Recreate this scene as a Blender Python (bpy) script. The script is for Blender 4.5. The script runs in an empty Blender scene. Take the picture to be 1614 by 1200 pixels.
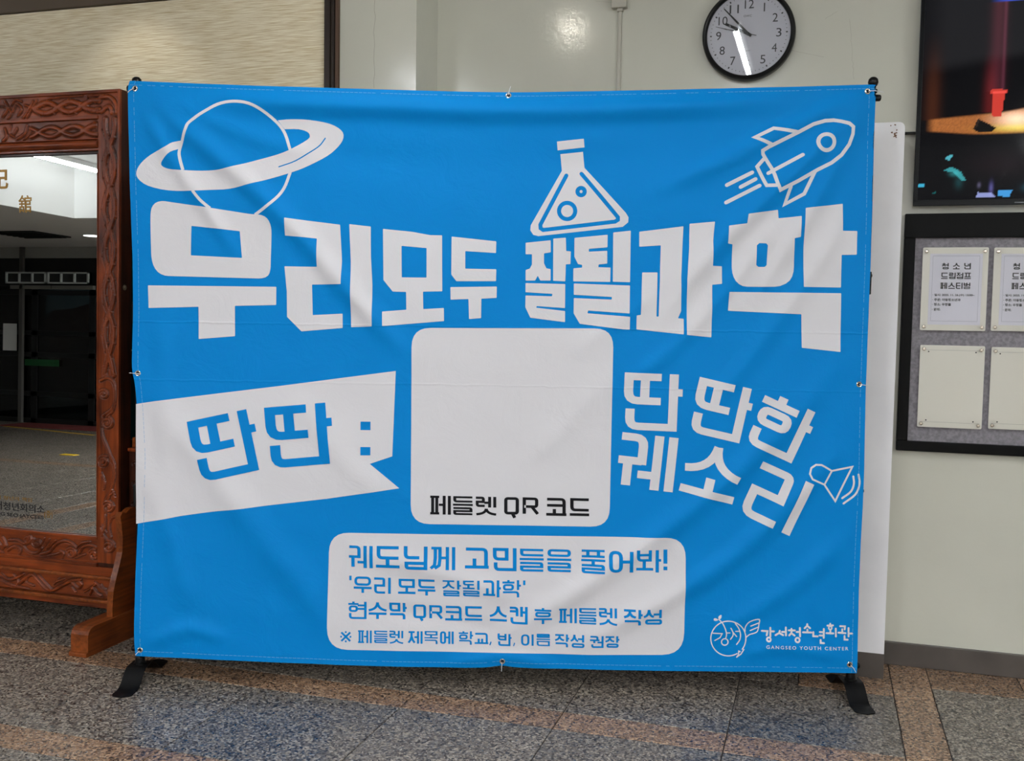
import bpy, bmesh, math, random
import numpy as np
from mathutils import Vector, Matrix
from mathutils.geometry import delaunay_2d_cdt
random.seed(7); np.random.seed(7)
SC = bpy.context.scene
COL = SC.collection
PI = math.pi

# ------------------------------------------------------------------ camera, world, exposure
F_PX = 1595.0
CAM_H = 1.4
_a, _b, _c = [math.radians(v) for v in (17.0, 3.53, 0.955)]
def _rot(a, b, c):
    ca, sa, cb, sb, cc, sc = math.cos(a), math.sin(a), math.cos(b), math.sin(b), math.cos(c), math.sin(c)
    return (np.array([[cc, -sc, 0], [sc, cc, 0], [0, 0, 1]]) @ np.array([[1, 0, 0], [0, cb, -sb], [0, sb, cb]])
            @ np.array([[ca, 0, sa], [0, 1, 0], [-sa, 0, ca]]))
MV = _rot(_a, _b, _c)
def _w(v): return np.array([v[0], v[2], -v[1]])
right, down, fwd = _w(MV[0]), _w(MV[1]), _w(MV[2])
cd = bpy.data.cameras.new('camera')
cd.sensor_width = 36.0; cd.sensor_fit = 'HORIZONTAL'
cd.lens = F_PX / 1614 * 36.0
cd.clip_start = 0.05; cd.clip_end = 200
cam = bpy.data.objects.new('camera', cd); COL.objects.link(cam)
cam.matrix_world = Matrix(((right[0], -down[0], -fwd[0], 0), (right[1], -down[1], -fwd[1], 0),
                           (right[2], -down[2], -fwd[2], CAM_H), (0, 0, 0, 1)))
SC.camera = cam
w = bpy.data.worlds.new('world'); SC.world = w; w.use_nodes = True
w.node_tree.nodes['Background'].inputs[0].default_value = (0.55, 0.7, 0.8, 1)
w.node_tree.nodes['Background'].inputs[1].default_value = 0.25
SC.view_settings.view_transform = 'Standard'; SC.view_settings.look = 'None'
SC.view_settings.exposure = 0.0; SC.view_settings.gamma = 1.0
SC.view_settings.use_curve_mapping = False
SC.cycles.use_denoising = True
SC.cycles.sample_clamp_indirect = 6.0
TUBE_E = 122.0          # fluorescent tubes (emission strength)
FILL_PANEL_E = 68.0         # unseen fill panels added to the lower ceiling
SPOT_W = 120.0          # round downlight near the wall

CAMP = np.array([0, 0, CAM_H])
def ray(x, y):
    d = MV.T @ np.array([(x - 807) / F_PX, (y - 600) / F_PX, 1.0])
    return np.array([d[0], d[2], -d[1]])
def on_floor(x, y, z=0.0):
    d = ray(x, y); return CAMP + d * ((z - CAM_H) / d[2])
def on_wall(x, y, Y):
    d = ray(x, y); return CAMP + d * (Y / d[1])
def on_plane(x, y, P, N):
    d = ray(x, y); return CAMP + d * (np.dot(P - CAMP, N) / np.dot(d, N))

# ------------------------------------------------------------------ materials
def lin(c):
    return tuple(((v / 255) / 12.92 if v / 255 <= 0.04045 else ((v / 255 + 0.055) / 1.055) ** 2.4) for v in c) + (1,)
MATS = {}
def mat(name, rgb=(200, 200, 200), rough=0.5, metal=0.0, spec=0.5, coat=0.0, emit=None, estr=0.0, linear=None):
    if name in MATS: return MATS[name]
    m = bpy.data.materials.new(name); m.use_nodes = True
    b = m.node_tree.nodes['Principled BSDF']
    b.inputs['Base Color'].default_value = linear + (1,) if linear else lin(rgb)
    b.inputs['Roughness'].default_value = rough; b.inputs['Metallic'].default_value = metal
    b.inputs['Specular IOR Level'].default_value = spec; b.inputs['Coat Weight'].default_value = coat
    b.inputs['Coat Roughness'].default_value = 0.1
    if emit: b.inputs['Emission Color'].default_value = lin(emit); b.inputs['Emission Strength'].default_value = estr
    MATS[name] = m; return m
def nodes(m): return m.node_tree.nodes, m.node_tree.links, m.node_tree.nodes['Principled BSDF']
def add_noise(m, scale=(1, 1, 1), nscale=5.0, detail=4.0, c0=None, c1=None, lo=0.35, hi=0.65, bump=0.0, bdist=0.002, bscale=None, rough=None):
    N, L, B = nodes(m)
    tc = N.new('ShaderNodeTexCoord'); mp = N.new('ShaderNodeMapping'); mp.inputs['Scale'].default_value = scale
    L.new(tc.outputs['Object'], mp.inputs['Vector'])
    nz = N.new('ShaderNodeTexNoise'); nz.inputs['Scale'].default_value = nscale; nz.inputs['Detail'].default_value = detail
    L.new(mp.outputs[0], nz.inputs['Vector'])
    if c0:
        cr = N.new('ShaderNodeValToRGB'); cr.color_ramp.elements[0].position = lo; cr.color_ramp.elements[1].position = hi
        cr.color_ramp.elements[0].color = lin(c0); cr.color_ramp.elements[1].color = lin(c1)
        L.new(nz.outputs['Fac'], cr.inputs[0]); L.new(cr.outputs[0], B.inputs['Base Color'])
    if rough:
        mr = N.new('ShaderNodeMapRange'); mr.inputs['To Min'].default_value = rough[0]; mr.inputs['To Max'].default_value = rough[1]
        L.new(nz.outputs['Fac'], mr.inputs['Value']); L.new(mr.outputs[0], B.inputs['Roughness'])
    if bump:
        src = nz
        if bscale:
            src = N.new('ShaderNodeTexNoise'); src.inputs['Scale'].default_value = bscale; src.inputs['Detail'].default_value = 5
            L.new(mp.outputs[0], src.inputs['Vector'])
        bp = N.new('ShaderNodeBump'); bp.inputs['Strength'].default_value = bump; bp.inputs['Distance'].default_value = bdist
        L.new(src.outputs['Fac'], bp.inputs['Height']); L.new(bp.outputs[0], B.inputs['Normal'])
    return m

def granite(name, c_dark, c_mid, c_light, c_spot):
    m = mat(name, rough=0.33, spec=0.5)
    N, L, B = nodes(m)
    geo = N.new('ShaderNodeNewGeometry')
    oi = N.new('ShaderNodeObjectInfo')
    off = N.new('ShaderNodeVectorMath'); off.operation = 'SCALE'
    cmb = N.new('ShaderNodeCombineXYZ')
    for k in range(3): L.new(oi.outputs['Random'], cmb.inputs[k])
    off.inputs['Scale'].default_value = 37.0; L.new(cmb.outputs[0], off.inputs[0])
    ad = N.new('ShaderNodeVectorMath'); L.new(geo.outputs['Position'], ad.inputs[0]); L.new(off.outputs[0], ad.inputs[1])
    v = N.new('ShaderNodeTexVoronoi'); v.inputs['Scale'].default_value = 150
    L.new(ad.outputs[0], v.inputs['Vector'])
    sep = N.new('ShaderNodeSeparateColor'); L.new(v.outputs['Color'], sep.inputs[0])
    cr = N.new('ShaderNodeValToRGB'); E = cr.color_ramp.elements
    cr.color_ramp.interpolation = 'CONSTANT'
    E[0].position = 0; E[0].color = lin(c_dark); E[1].position = 0.2; E[1].color = lin(c_mid)
    e = E.new(0.52); e.color = lin(c_light); e = E.new(0.75); e.color = lin(c_mid); e = E.new(0.88); e.color = lin(c_spot)
    L.new(sep.outputs[0], cr.inputs[0])
    nz = N.new('ShaderNodeTexNoise'); nz.inputs['Scale'].default_value = 4.0; nz.inputs['Detail'].default_value = 3
    L.new(ad.outputs[0], nz.inputs['Vector'])
    mr = N.new('ShaderNodeMapRange'); mr.inputs['To Min'].default_value = 0.8; mr.inputs['To Max'].default_value = 1.2
    L.new(nz.outputs['Fac'], mr.inputs['Value'])
    mr2 = N.new('ShaderNodeMapRange'); mr2.inputs['To Min'].default_value = 0.85; mr2.inputs['To Max'].default_value = 1.15
    L.new(oi.outputs['Random'], mr2.inputs['Value'])
    mu = N.new('ShaderNodeMath'); mu.operation = 'MULTIPLY'; L.new(mr.outputs[0], mu.inputs[0]); L.new(mr2.outputs[0], mu.inputs[1])
    hs = N.new('ShaderNodeHueSaturation'); L.new(cr.outputs[0], hs.inputs['Color']); L.new(mu.outputs[0], hs.inputs['Value'])
    L.new(hs.outputs[0], B.inputs['Base Color'])
    r2 = N.new('ShaderNodeMapRange'); r2.inputs['To Min'].default_value = 0.2; r2.inputs['To Max'].default_value = 0.5
    L.new(sep.outputs[1], r2.inputs['Value']); L.new(r2.outputs[0], B.inputs['Roughness'])
    return m

def wood(name, c0, c1, rough=0.3, axis=2):
    m = mat(name, rough=rough, spec=0.3, coat=0.08)
    N, L, B = nodes(m)
    geo = N.new('ShaderNodeNewGeometry'); mp = N.new('ShaderNodeMapping')
    s = [26, 26, 26]; s[axis] = 1.6; mp.inputs['Scale'].default_value = s
    L.new(geo.outputs['Position'], mp.inputs['Vector'])
    nz = N.new('ShaderNodeTexNoise'); nz.inputs['Scale'].default_value = 2.5; nz.inputs['Detail'].default_value = 6; nz.inputs['Distortion'].default_value = 0.6
    L.new(mp.outputs[0], nz.inputs['Vector'])
    n2 = N.new('ShaderNodeTexNoise'); n2.inputs['Scale'].default_value = 5.0; n2.inputs['Detail'].default_value = 3
    L.new(geo.outputs['Position'], n2.inputs['Vector'])
    mx = N.new('ShaderNodeMath'); mx.operation = 'ADD'; L.new(nz.outputs['Fac'], mx.inputs[0]); L.new(n2.outputs['Fac'], mx.inputs[1])
    cr = N.new('ShaderNodeValToRGB'); cr.color_ramp.elements[0].position = 0.36; cr.color_ramp.elements[1].position = 0.62
    hf = N.new('ShaderNodeMath'); hf.operation = 'MULTIPLY'; hf.inputs[1].default_value = 0.5; L.new(mx.outputs[0], hf.inputs[0])
    cr.color_ramp.elements[0].color = lin(c0); cr.color_ramp.elements[1].color = lin(c1)
    L.new(hf.outputs[0], cr.inputs[0])
    at = N.new('ShaderNodeAttribute'); at.attribute_name = 'groove_shade'      # shade of the carving, painted dark along the cut lines
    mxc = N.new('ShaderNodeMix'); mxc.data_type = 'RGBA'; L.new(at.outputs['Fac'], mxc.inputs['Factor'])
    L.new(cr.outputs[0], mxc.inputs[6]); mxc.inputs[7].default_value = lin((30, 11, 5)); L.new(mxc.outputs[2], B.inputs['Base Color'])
    bp = N.new('ShaderNodeBump'); bp.inputs['Strength'].default_value = 0.15; bp.inputs['Distance'].default_value = 0.001
    L.new(nz.outputs['Fac'], bp.inputs['Height']); L.new(bp.outputs[0], B.inputs['Normal'])
    return m

G_GREY = granite('granite_grey', (34, 30, 29), (108, 100, 92), (158, 148, 134), (74, 64, 58))
G_BROWN = granite('granite_brown', (50, 38, 32), (134, 106, 84), (172, 142, 114), (100, 76, 60))
M_WALL = add_noise(mat('painted_wall', rough=0.16, spec=0.42), nscale=1.3, detail=5, c0=(192, 191, 179), c1=(201, 200, 187), bump=0.2, bdist=0.003, bscale=34)
M_SKIRT = add_noise(mat('skirting_paint', rough=0.4), nscale=6, c0=(66, 59, 54), c1=(78, 71, 66), bump=0.1, bscale=30)
M_BOARDW = add_noise(mat('white_board_paint', rough=0.45), nscale=3, detail=6, c0=(226, 225, 229), c1=(238, 237, 240), lo=.3, hi=.6, bump=0.08, bscale=25)
M_CEIL = mat('ceiling_paint', (228, 228, 226), 0.8)
M_GROUT = mat('grout', (44, 40, 38), 0.9)
WOOD = wood('carved_wood', (66, 25, 9), (142, 64, 26), 0.3, 2)
WOODH = wood('carved_wood_across', (66, 25, 9), (142, 64, 26), 0.3, 0)
WOODL = wood('light_wood', (72, 31, 10), (138, 70, 28), 0.34, 1)
WOODD = wood('dark_wood', (30, 12, 5), (66, 28, 12), 0.4, 2)
M_BLACK = mat('black_metal', (4, 4, 5), 0.5, spec=.2)
M_BLACKP = mat('black_plastic', (6, 6, 7), 0.35, spec=.3)
M_CHROME = mat('chrome', (215, 205, 190), 0.18, 1.0)
M_TIE = mat('cable_tie', (210, 212, 215), 0.4)
M_INK = mat('ink', (22, 22, 26), 0.6)

# cloth printed in blue / white / black / : same relief for all inks
def cloth_mat(name, linear_rgb):
    m = mat(name, rough=0.6, spec=0.1, linear=linear_rgb)
    N, L, B = nodes(m)
    B.inputs['Sheen Weight'].default_value = 0.0
    tc = N.new('ShaderNodeTexCoord')
    sx = N.new('ShaderNodeSeparateXYZ'); L.new(tc.outputs['Object'], sx.inputs[0])
    nz = N.new('ShaderNodeTexNoise'); nz.inputs['Scale'].default_value = 7; nz.inputs['Detail'].default_value = 6; nz.inputs['Roughness'].default_value = 0.62
    nz.inputs['Distortion'].default_value = 0.8
    L.new(tc.outputs['Object'], nz.inputs['Vector'])
    n3 = N.new('ShaderNodeTexNoise'); n3.inputs['Scale'].default_value = 18; n3.inputs['Detail'].default_value = 2
    L.new(tc.outputs['Object'], n3.inputs['Vector'])
    tot = None
    acc = N.new('ShaderNodeMath'); acc.operation = 'MULTIPLY'; acc.inputs[1].default_value = 0.006
    L.new(nz.outputs['Fac'], acc.inputs[0]); tot = acc
    # two fold creases running across at constant height
    for z0, amp in ((1.365, 0.0017), (1.150, 0.0012)):
        wob = N.new('ShaderNodeMath'); wob.operation = 'MULTIPLY_ADD'; wob.inputs[1].default_value = 0.012; L.new(n3.outputs['Fac'], wob.inputs[0]); L.new(sx.outputs[2], wob.inputs[2])
        d = N.new('ShaderNodeMath'); d.operation = 'SUBTRACT'; L.new(wob.outputs[0], d.inputs[0]); d.inputs[1].default_value = z0 + 0.006
        a = N.new('ShaderNodeMath'); a.operation = 'ABSOLUTE'; L.new(d.outputs[0], a.inputs[0])
        r = N.new('ShaderNodeMapRange'); r.interpolation_type = 'SMOOTHSTEP'
        r.inputs['From Min'].default_value = 0; r.inputs['From Max'].default_value = 0.006
        r.inputs['To Min'].default_value = amp; r.inputs['To Max'].default_value = 0
        L.new(a.outputs[0], r.inputs['Value'])
        s = N.new('ShaderNodeMath'); L.new(tot.outputs[0], s.inputs[0]); L.new(r.outputs[0], s.inputs[1]); tot = s
    bp = N.new('ShaderNodeBump'); bp.inputs['Strength'].default_value = 0.6; bp.inputs['Distance'].default_value = 1.0
    L.new(tot.outputs[0], bp.inputs['Height']); L.new(bp.outputs[0], B.inputs['Normal'])
    return m
BLUE = (0.0, 0.203, 0.560); WHITE = (0.650, 0.640, 0.670)
M_CBLUE = cloth_mat('banner_blue', BLUE)
M_CWHITE = cloth_mat('banner_white', WHITE)
M_CBLACK = cloth_mat('banner_black', (0.008, 0.008, 0.010))

# ------------------------------------------------------------------ object helpers
def obj(name, verts, faces, m, parent=None, smooth=False, local=False):
    me = bpy.data.meshes.new(name)
    off = Vector((0, 0, 0))
    if parent is not None and not local:
        p = parent; off = Vector(parent.location)
        while p.parent: p = p.parent; off = off + Vector(p.location)
    me.from_pydata([tuple(Vector(v) - off) for v in verts], [], faces)
    for mm in (m if isinstance(m, (list, tuple)) else [m]): me.materials.append(mm)
    if smooth:
        me.polygons.foreach_set('use_smooth', [True] * len(me.polygons))
    o = bpy.data.objects.new(name, me); COL.objects.link(o)
    if parent is not None: o.parent = parent
    return o
def tag(o, label=None, cat=None, group=None, kind=None):
    if label: o['label'] = label
    if cat: o['category'] = cat
    if group: o['group'] = group
    if kind: o['kind'] = kind
    return o
def thing(name, label, cat, loc=(0, 0, 0), group=None, rz=0.0):
    o = bpy.data.objects.new(name, None); COL.objects.link(o); o.location = loc; o.rotation_euler = (0, 0, rz)
    o.empty_display_size = 0.05
    return tag(o, label, cat, group)
class MB:
    def __init__(s): s.v = []; s.f = []
    def add(s, v, f):
        k = len(s.v); s.v += [tuple(p) for p in v]; s.f += [tuple(i + k for i in q) for q in f]; return s
    def box(s, a, b, bev=0.0):
        x0, y0, z0 = a; x1, y1, z1 = b
        if x0 > x1: x0, x1 = x1, x0
        if y0 > y1: y0, y1 = y1, y0
        if z0 > z1: z0, z1 = z1, z0
        if bev <= 0:
            v = [(x0, y0, z0), (x1, y0, z0), (x1, y1, z0), (x0, y1, z0), (x0, y0, z1), (x1, y0, z1), (x1, y1, z1), (x0, y1, z1)]
            return s.add(v, [(0, 3, 2, 1), (4, 5, 6, 7), (0, 1, 5, 4), (1, 2, 6, 5), (2, 3, 7, 6), (3, 0, 4, 7)])
        bm = bmesh.new(); bmesh.ops.create_cube(bm, size=1.0)
        bmesh.ops.scale(bm, vec=(x1 - x0, y1 - y0, z1 - z0), verts=bm.verts)
        bmesh.ops.translate(bm, vec=((x0 + x1) / 2, (y0 + y1) / 2, (z0 + z1) / 2), verts=bm.verts)
        bmesh.ops.bevel(bm, geom=bm.edges[:], offset=bev, segments=2, affect='EDGES', profile=0.6)
        bm.verts.index_update()
        s.add([v.co[:] for v in bm.verts], [[v.index for v in f.verts] for f in bm.faces]); bm.free(); return s
    def tube(s, pts, r, n=10, cap=True, closed=False):
        pts = [Vector(p) for p in pts]; rr = r if isinstance(r, (list, tuple)) else [r] * len(pts)
        k0 = len(s.v); m_ = len(pts)
        for i, p in enumerate(pts):
            if closed: d = (pts[(i + 1) % m_] - pts[i - 1]).normalized()
            else: d = (pts[min(i + 1, m_ - 1)] - pts[max(i - 1, 0)]).normalized()
            a = Vector((0, 0, 1)) if abs(d.z) < 0.9 else Vector((1, 0, 0))
            u = d.cross(a).normalized(); v = d.cross(u)
            for j in range(n):
                t = 2 * PI * j / n; s.v.append(tuple(p + (u * math.cos(t) + v * math.sin(t)) * rr[i]))
        for i in range(m_ if closed else m_ - 1):
            i2 = (i + 1) % m_
            for j in range(n):
                j2 = (j + 1) % n
                s.f.append((k0 + i * n + j, k0 + i * n + j2, k0 + i2 * n + j2, k0 + i2 * n + j))
        if cap and not closed:
            s.f.append(tuple(k0 + j for j in range(n - 1, -1, -1))); s.f.append(tuple(k0 + (m_ - 1) * n + j for j in range(n)))
        return s
    def lathe(s, c, axis, prof, n=24):
        """prof: (radius, height along axis)"""
        c = Vector(c); ax = Vector(axis).normalized(); a = Vector((0, 0, 1)) if abs(ax.z) < 0.9 else Vector((1, 0, 0))
        u = ax.cross(a).normalized(); v = ax.cross(u); k0 = len(s.v)
        for r, h in prof:
            for j in range(n):
                t = 2 * PI * j / n; s.v.append(tuple(c + ax * h + (u * math.cos(t) + v * math.sin(t)) * r))
        for i in range(len(prof) - 1):
            for j in range(n):
                j2 = (j + 1) % n
                s.f.append((k0 + i * n + j, k0 + i * n + j2, k0 + (i + 1) * n + j2, k0 + (i + 1) * n + j))
        s.f.append(tuple(k0 + j for j in range(n - 1, -1, -1))); e = k0 + (len(prof) - 1) * n
        s.f.append(tuple(e + j for j in range(n))); return s
    def prism(s, prof, fn0, fn1):
        """profile polygon extruded between two maps of its points"""
        n = len(prof); k0 = len(s.v)
        s.v += [tuple(fn0(p)) for p in prof]; s.v += [tuple(fn1(p)) for p in prof]
        for i in range(n): s.f.append((k0 + i, k0 + (i + 1) % n, k0 + n + (i + 1) % n, k0 + n + i))
        s.f.append(tuple(k0 + i for i in range(n - 1, -1, -1))); s.f.append(tuple(k0 + n + i for i in range(n))); return s
    def build(s, name, m, parent=None, smooth=False, local=False):
        o = obj(name, s.v, s.f, m, parent, smooth, local)
        if smooth:
            try: o.data.set_sharp_from_angle(angle=math.radians(40))
            except Exception: pass
        return o
def box(name, a, b, m, parent=None, bev=0.0): return MB().box(a, b, bev).build(name, m, parent)

# ------------------------------------------------------------------ 2D shapes: strokes, fillets, filling
def fillet(pts, closed, rdef=0.0, n=4):
    out = []; m_ = len(pts)
    for i, p in enumerate(pts):
        r = p[2] if len(p) > 2 else rdef
        if r <= 0 or (not closed and i in (0, m_ - 1)): out.append((p[0], p[1])); continue
        a = np.array(pts[i - 1][:2], float); b = np.array(p[:2], float); c = np.array(pts[(i + 1) % m_][:2], float)
        la, lc = np.linalg.norm(a - b), np.linalg.norm(c - b)
        if la < 1e-9 or lc < 1e-9: out.append(tuple(b)); continue
        r = min(r, la * 0.48, lc * 0.48)
        p0 = b + (a - b) / la * r; p1 = b + (c - b) / lc * r
        for k in range(n + 1):
            t = k / n; q = (1 - t) ** 2 * p0 + 2 * t * (1 - t) * b + t * t * p1; out.append((q[0], q[1]))
    return out
def smooth_path(pts, closed=False, n=4):
    P = [np.array(p, float) for p in pts]; m_ = len(P); out = []
    for i in range(m_ if closed else m_ - 1):
        p1, p2 = P[i], P[(i + 1) % m_]
        p0 = P[i - 1] if (closed or i > 0) else 2 * p1 - p2
        p3 = P[(i + 2) % m_] if (closed or i < m_ - 2) else 2 * p2 - p1
        for k in range(n):
            t = k / n
            out.append(tuple(0.5 * (2 * p1 + (p2 - p0) * t + (2 * p0 - 5 * p1 + 4 * p2 - p3) * t * t + (3 * p1 - p0 - 3 * p2 + p3) * t ** 3)))
    if not closed: out.append(tuple(P[-1]))
    return out
def stroke(pts, w, closed=False, h=None, caps='butt'):
    """outline polygon of a thick line; h = thickness of horizontal runs if it differs"""
    h = w if h is None else h
    P = []
    for p in pts:
        p = np.array(p[:2], float)
        if not P or np.linalg.norm(p - P[-1]) > 1e-6: P.append(p)
    if closed and np.linalg.norm(P[0] - P[-1]) < 1e-6: P.pop()
    m_ = len(P); Lf, Rt = [], []
    def nrm(a, b):
        d = (b - a) / max(np.linalg.norm(b - a), 1e-9); return np.array([-d[1], d[0]])
    for i in range(m_):
        if closed: n0, n1 = nrm(P[i - 1], P[i]), nrm(P[i], P[(i + 1) % m_])
        else: n0 = nrm(P[max(i - 1, 0)], P[max(i, 1)]); n1 = nrm(P[min(i, m_ - 2)], P[min(i + 1, m_ - 1)])
        b = n0 + n1; bl = np.linalg.norm(b); b = b / bl if bl > 1e-6 else n0
        k = 1 / max(np.dot(b, n0), 0.45)
        o = b * k * np.array([w / 2, h / 2]); Lf.append(P[i] + o); Rt.append(P[i] - o)
    if closed: return Lf + [Lf[0]] + [Rt[0]] + Rt[::-1]
    if caps == 'round':
        def cap(c, a):
            v = a - c; return [c + np.array([v[0] * math.cos(t) - v[1] * math.sin(t), v[0] * math.sin(t) + v[1] * math.cos(t)]) for t in (-PI / 4, -PI / 2, -3 * PI / 4)]
        return Lf + cap(P[-1], Lf[-1]) + Rt[::-1] + cap(P[0], Rt[0])
    return Lf + Rt[::-1]
def circle(cx, cy, r, n=28, ry=None): return [(cx + r * math.cos(2 * PI * i / n), cy + (ry or r) * math.sin(2 * PI * i / n)) for i in range(n)]
def ring(cx, cy, r, w, n=28): return stroke(circle(cx, cy, r, n), w, closed=True)
def inside(poly, P):
    poly = np.asarray(poly, float); x, y = P[:, 0], P[:, 1]; c = np.zeros(len(P), bool); j = len(poly) - 1
    for i in range(len(poly)):
        xi, yi, xj, yj = poly[i, 0], poly[i, 1], poly[j, 0], poly[j, 1]
        if yi != yj:
            k = ((yi > y) != (yj > y)) & (x < (xj - xi) * (y - yi) / (yj - yi) + xi); c ^= k
        j = i
    return c
def covered(ops, P):
    r = np.zeros(len(P), bool)
    for s, poly in ops:
        q = inside(poly, P); r = (r | q) if s > 0 else (r & ~q)
    return r
def fill(ops, pitch=0.012, grid=True):
    V, E = [], []
    for s, poly in ops:
        k = len(V); q = [np.asarray(p[:2], float) for p in poly]; pts = []
        for i in range(len(q)):
            a, b = q[i], q[(i + 1) % len(q)]; L_ = np.linalg.norm(b - a)
            if L_ < 1e-7: continue
            n = max(1, int(L_ / pitch + 0.999))
            for t in range(n): pts.append(a + (b - a) * t / n)
        V += pts; E += [(k + i, k + (i + 1) % len(pts)) for i in range(len(pts))]
    if grid:
        A = np.array(V); x0, y0 = A.min(0); x1, y1 = A.max(0)
        gx, gy = np.meshgrid(np.arange(x0 + pitch / 2, x1, pitch), np.arange(y0 + pitch / 2, y1, pitch))
        G = np.stack([gx.ravel(), gy.ravel()], 1)
        if len(G): G = G[covered(ops, G)]; V += list(G)
    res = delaunay_2d_cdt([Vector((float(v[0]), float(v[1]))) for v in V], E, [], 0, 1e-6)
    vv = np.array([(v.x, v.y) for v in res[0]]); F = np.array([f for f in res[2] if len(f) == 3])
    if len(F) == 0: return vv, []
    c = vv[F].mean(1); F = F[covered(ops, c)]
    used = np.unique(F); mp = -np.ones(len(vv), int); mp[used] = np.arange(len(used))
    return vv[used], mp[F]

# ------------------------------------------------------------------ Hangul drawn with square even strokes
def jamo(ch, x0, y0, x1, y1, tv, th):
    L_, R_, T_, B_ = x0 + tv / 2, x1 - tv / 2, y0 + th / 2, y1 - th / 2
    mx, my = (x0 + x1) / 2, (y0 + y1) / 2; r = tv * 1.1
    o = lambda pts, c=False: (pts, c)
    if ch == 'ㄱ': return [o([(x0, T_), (R_, T_, r), (R_, y1)])]
    if ch == 'ㅋ': return [o([(x0, T_), (R_, T_, r), (R_, y1)]), o([(x0, my), (R_, my)])]
    if ch == 'ㄲ':
        xa = x0 + (x1 - x0) * 0.42
        return [o([(x0 + .02, T_), (x1, T_)]), o([(xa, T_), (xa, my), (xa - .03, my + (y1 - my) * .6), (x0, y1 - th * .6)]),
                o([(R_, T_), (R_, my), (R_ - .03, my + (y1 - my) * .6), (xa - .02, y1 - th * .6)])]
    if ch == 'ㄴ': return [o([(L_, y0), (L_, B_, r), (x1, B_)])]
    if ch == 'ㄷ': return [o([(x1, T_), (L_, T_), (L_, B_, r), (x1, B_)])]
    if ch == 'ㄸ': return [o([(x1, T_), (L_, T_), (L_, B_, r), (x1, B_)]), o([(x0 + (x1 - x0) * .56, T_), (x0 + (x1 - x0) * .56, B_)])]
    if ch == 'ㄹ': return [o([(x0, T_), (R_, T_, r * .5), (R_, my), (L_, my), (L_, B_, r), (x1, B_)])]
    if ch == 'ㅁ': return [o([(L_, T_), (R_, T_), (R_, B_), (L_, B_, r)], True)]
    if ch == 'ㅂ': return [o([(L_, y0), (L_, B_, r), (R_, B_), (R_, y0)]), o([(L_, y0 + (y1 - y0) * .42), (R_, y0 + (y1 - y0) * .42)])]
    if ch == 'ㅅ': 
        q = lambda xe: [((1 - t) ** 2 * mx + 2 * t * (1 - t) * (mx + (xe - mx) * .06) + t * t * xe, (1 - t) ** 2 * y0 + 2 * t * (1 - t) * (y0 + (B_ - y0) * .86) + t * t * (B_)) for t in [k / 8 for k in range(9)]]
        return [o(q(x0)), o(q(x1))]
    if ch in 'ㅈㅊ':
        q = [o([(x0, T_), (x1, T_)])] if ch == 'ㅈ' else [o([(x0, T_ + .12), (x1, T_ + .12)]), o([(mx, y0 - .02), (mx, y0 + .14)])]
        return q + [o([(mx, T_), (mx, my * .8 + T_ * .2), (mx - (mx - x0) * .4, my + (y1 - my) * .45), (x0, B_)]),
                    o([(mx, T_), (mx, my * .8 + T_ * .2), (mx + (x1 - mx) * .4, my + (y1 - my) * .45), (x1, B_)])]
    if ch == 'ㅇ': 
        rr = min((R_ - L_), (B_ - T_)) * .48
        return [o([(L_, T_, rr), (R_, T_, rr), (R_, B_, rr), (L_, B_, rr)], True)]
    if ch == 'ㅌ': return [o([(x1, T_), (L_, T_), (L_, B_, r), (x1, B_)]), o([(L_, my), (x1, my)])]
    if ch == 'ㅍ':
        d = (x1 - x0) * .27
        return [o([(x0, T_), (x1, T_)]), o([(x0, B_), (x1, B_)]), o([(x0 + d, T_), (x0 + d, B_)]), o([(x1 - d, T_), (x1 - d, B_)])]
    if ch == 'ㅎ':
        hh = y1 - y0; yb = y0 + max(hh * .2, th * 1.25); yc = yb + th * .5 + .03; rr = min(R_ - L_, B_ - yc) * .48
        return [o([(mx, y0), (mx, yb)]), o([(x0, yb), (x1, yb)]),
                o([(L_ + .03, yc + th / 2, rr), (R_ - .03, yc + th / 2, rr), (R_ - .03, B_, rr), (L_ + .03, B_, rr)], True)]
    return []
CHO = 'ㄱㄲㄴㄷㄸㄹㅁㅂㅃㅅㅆㅇㅈㅉㅊㅋㅌㅍㅎ'
JUNG = 'ㅏㅐㅑㅒㅓㅔㅕㅖㅗㅘㅙㅚㅛㅜㅝㅞㅟㅠㅡㅢㅣ'
JONG = ' ㄱㄲㄳㄴㄵㄶㄷㄹㄺㄻㄼㄽㄾㄿㅀㅁㅂㅄㅅㅆㅇㅈㅊㅋㅌㅍㅎ'
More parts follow.
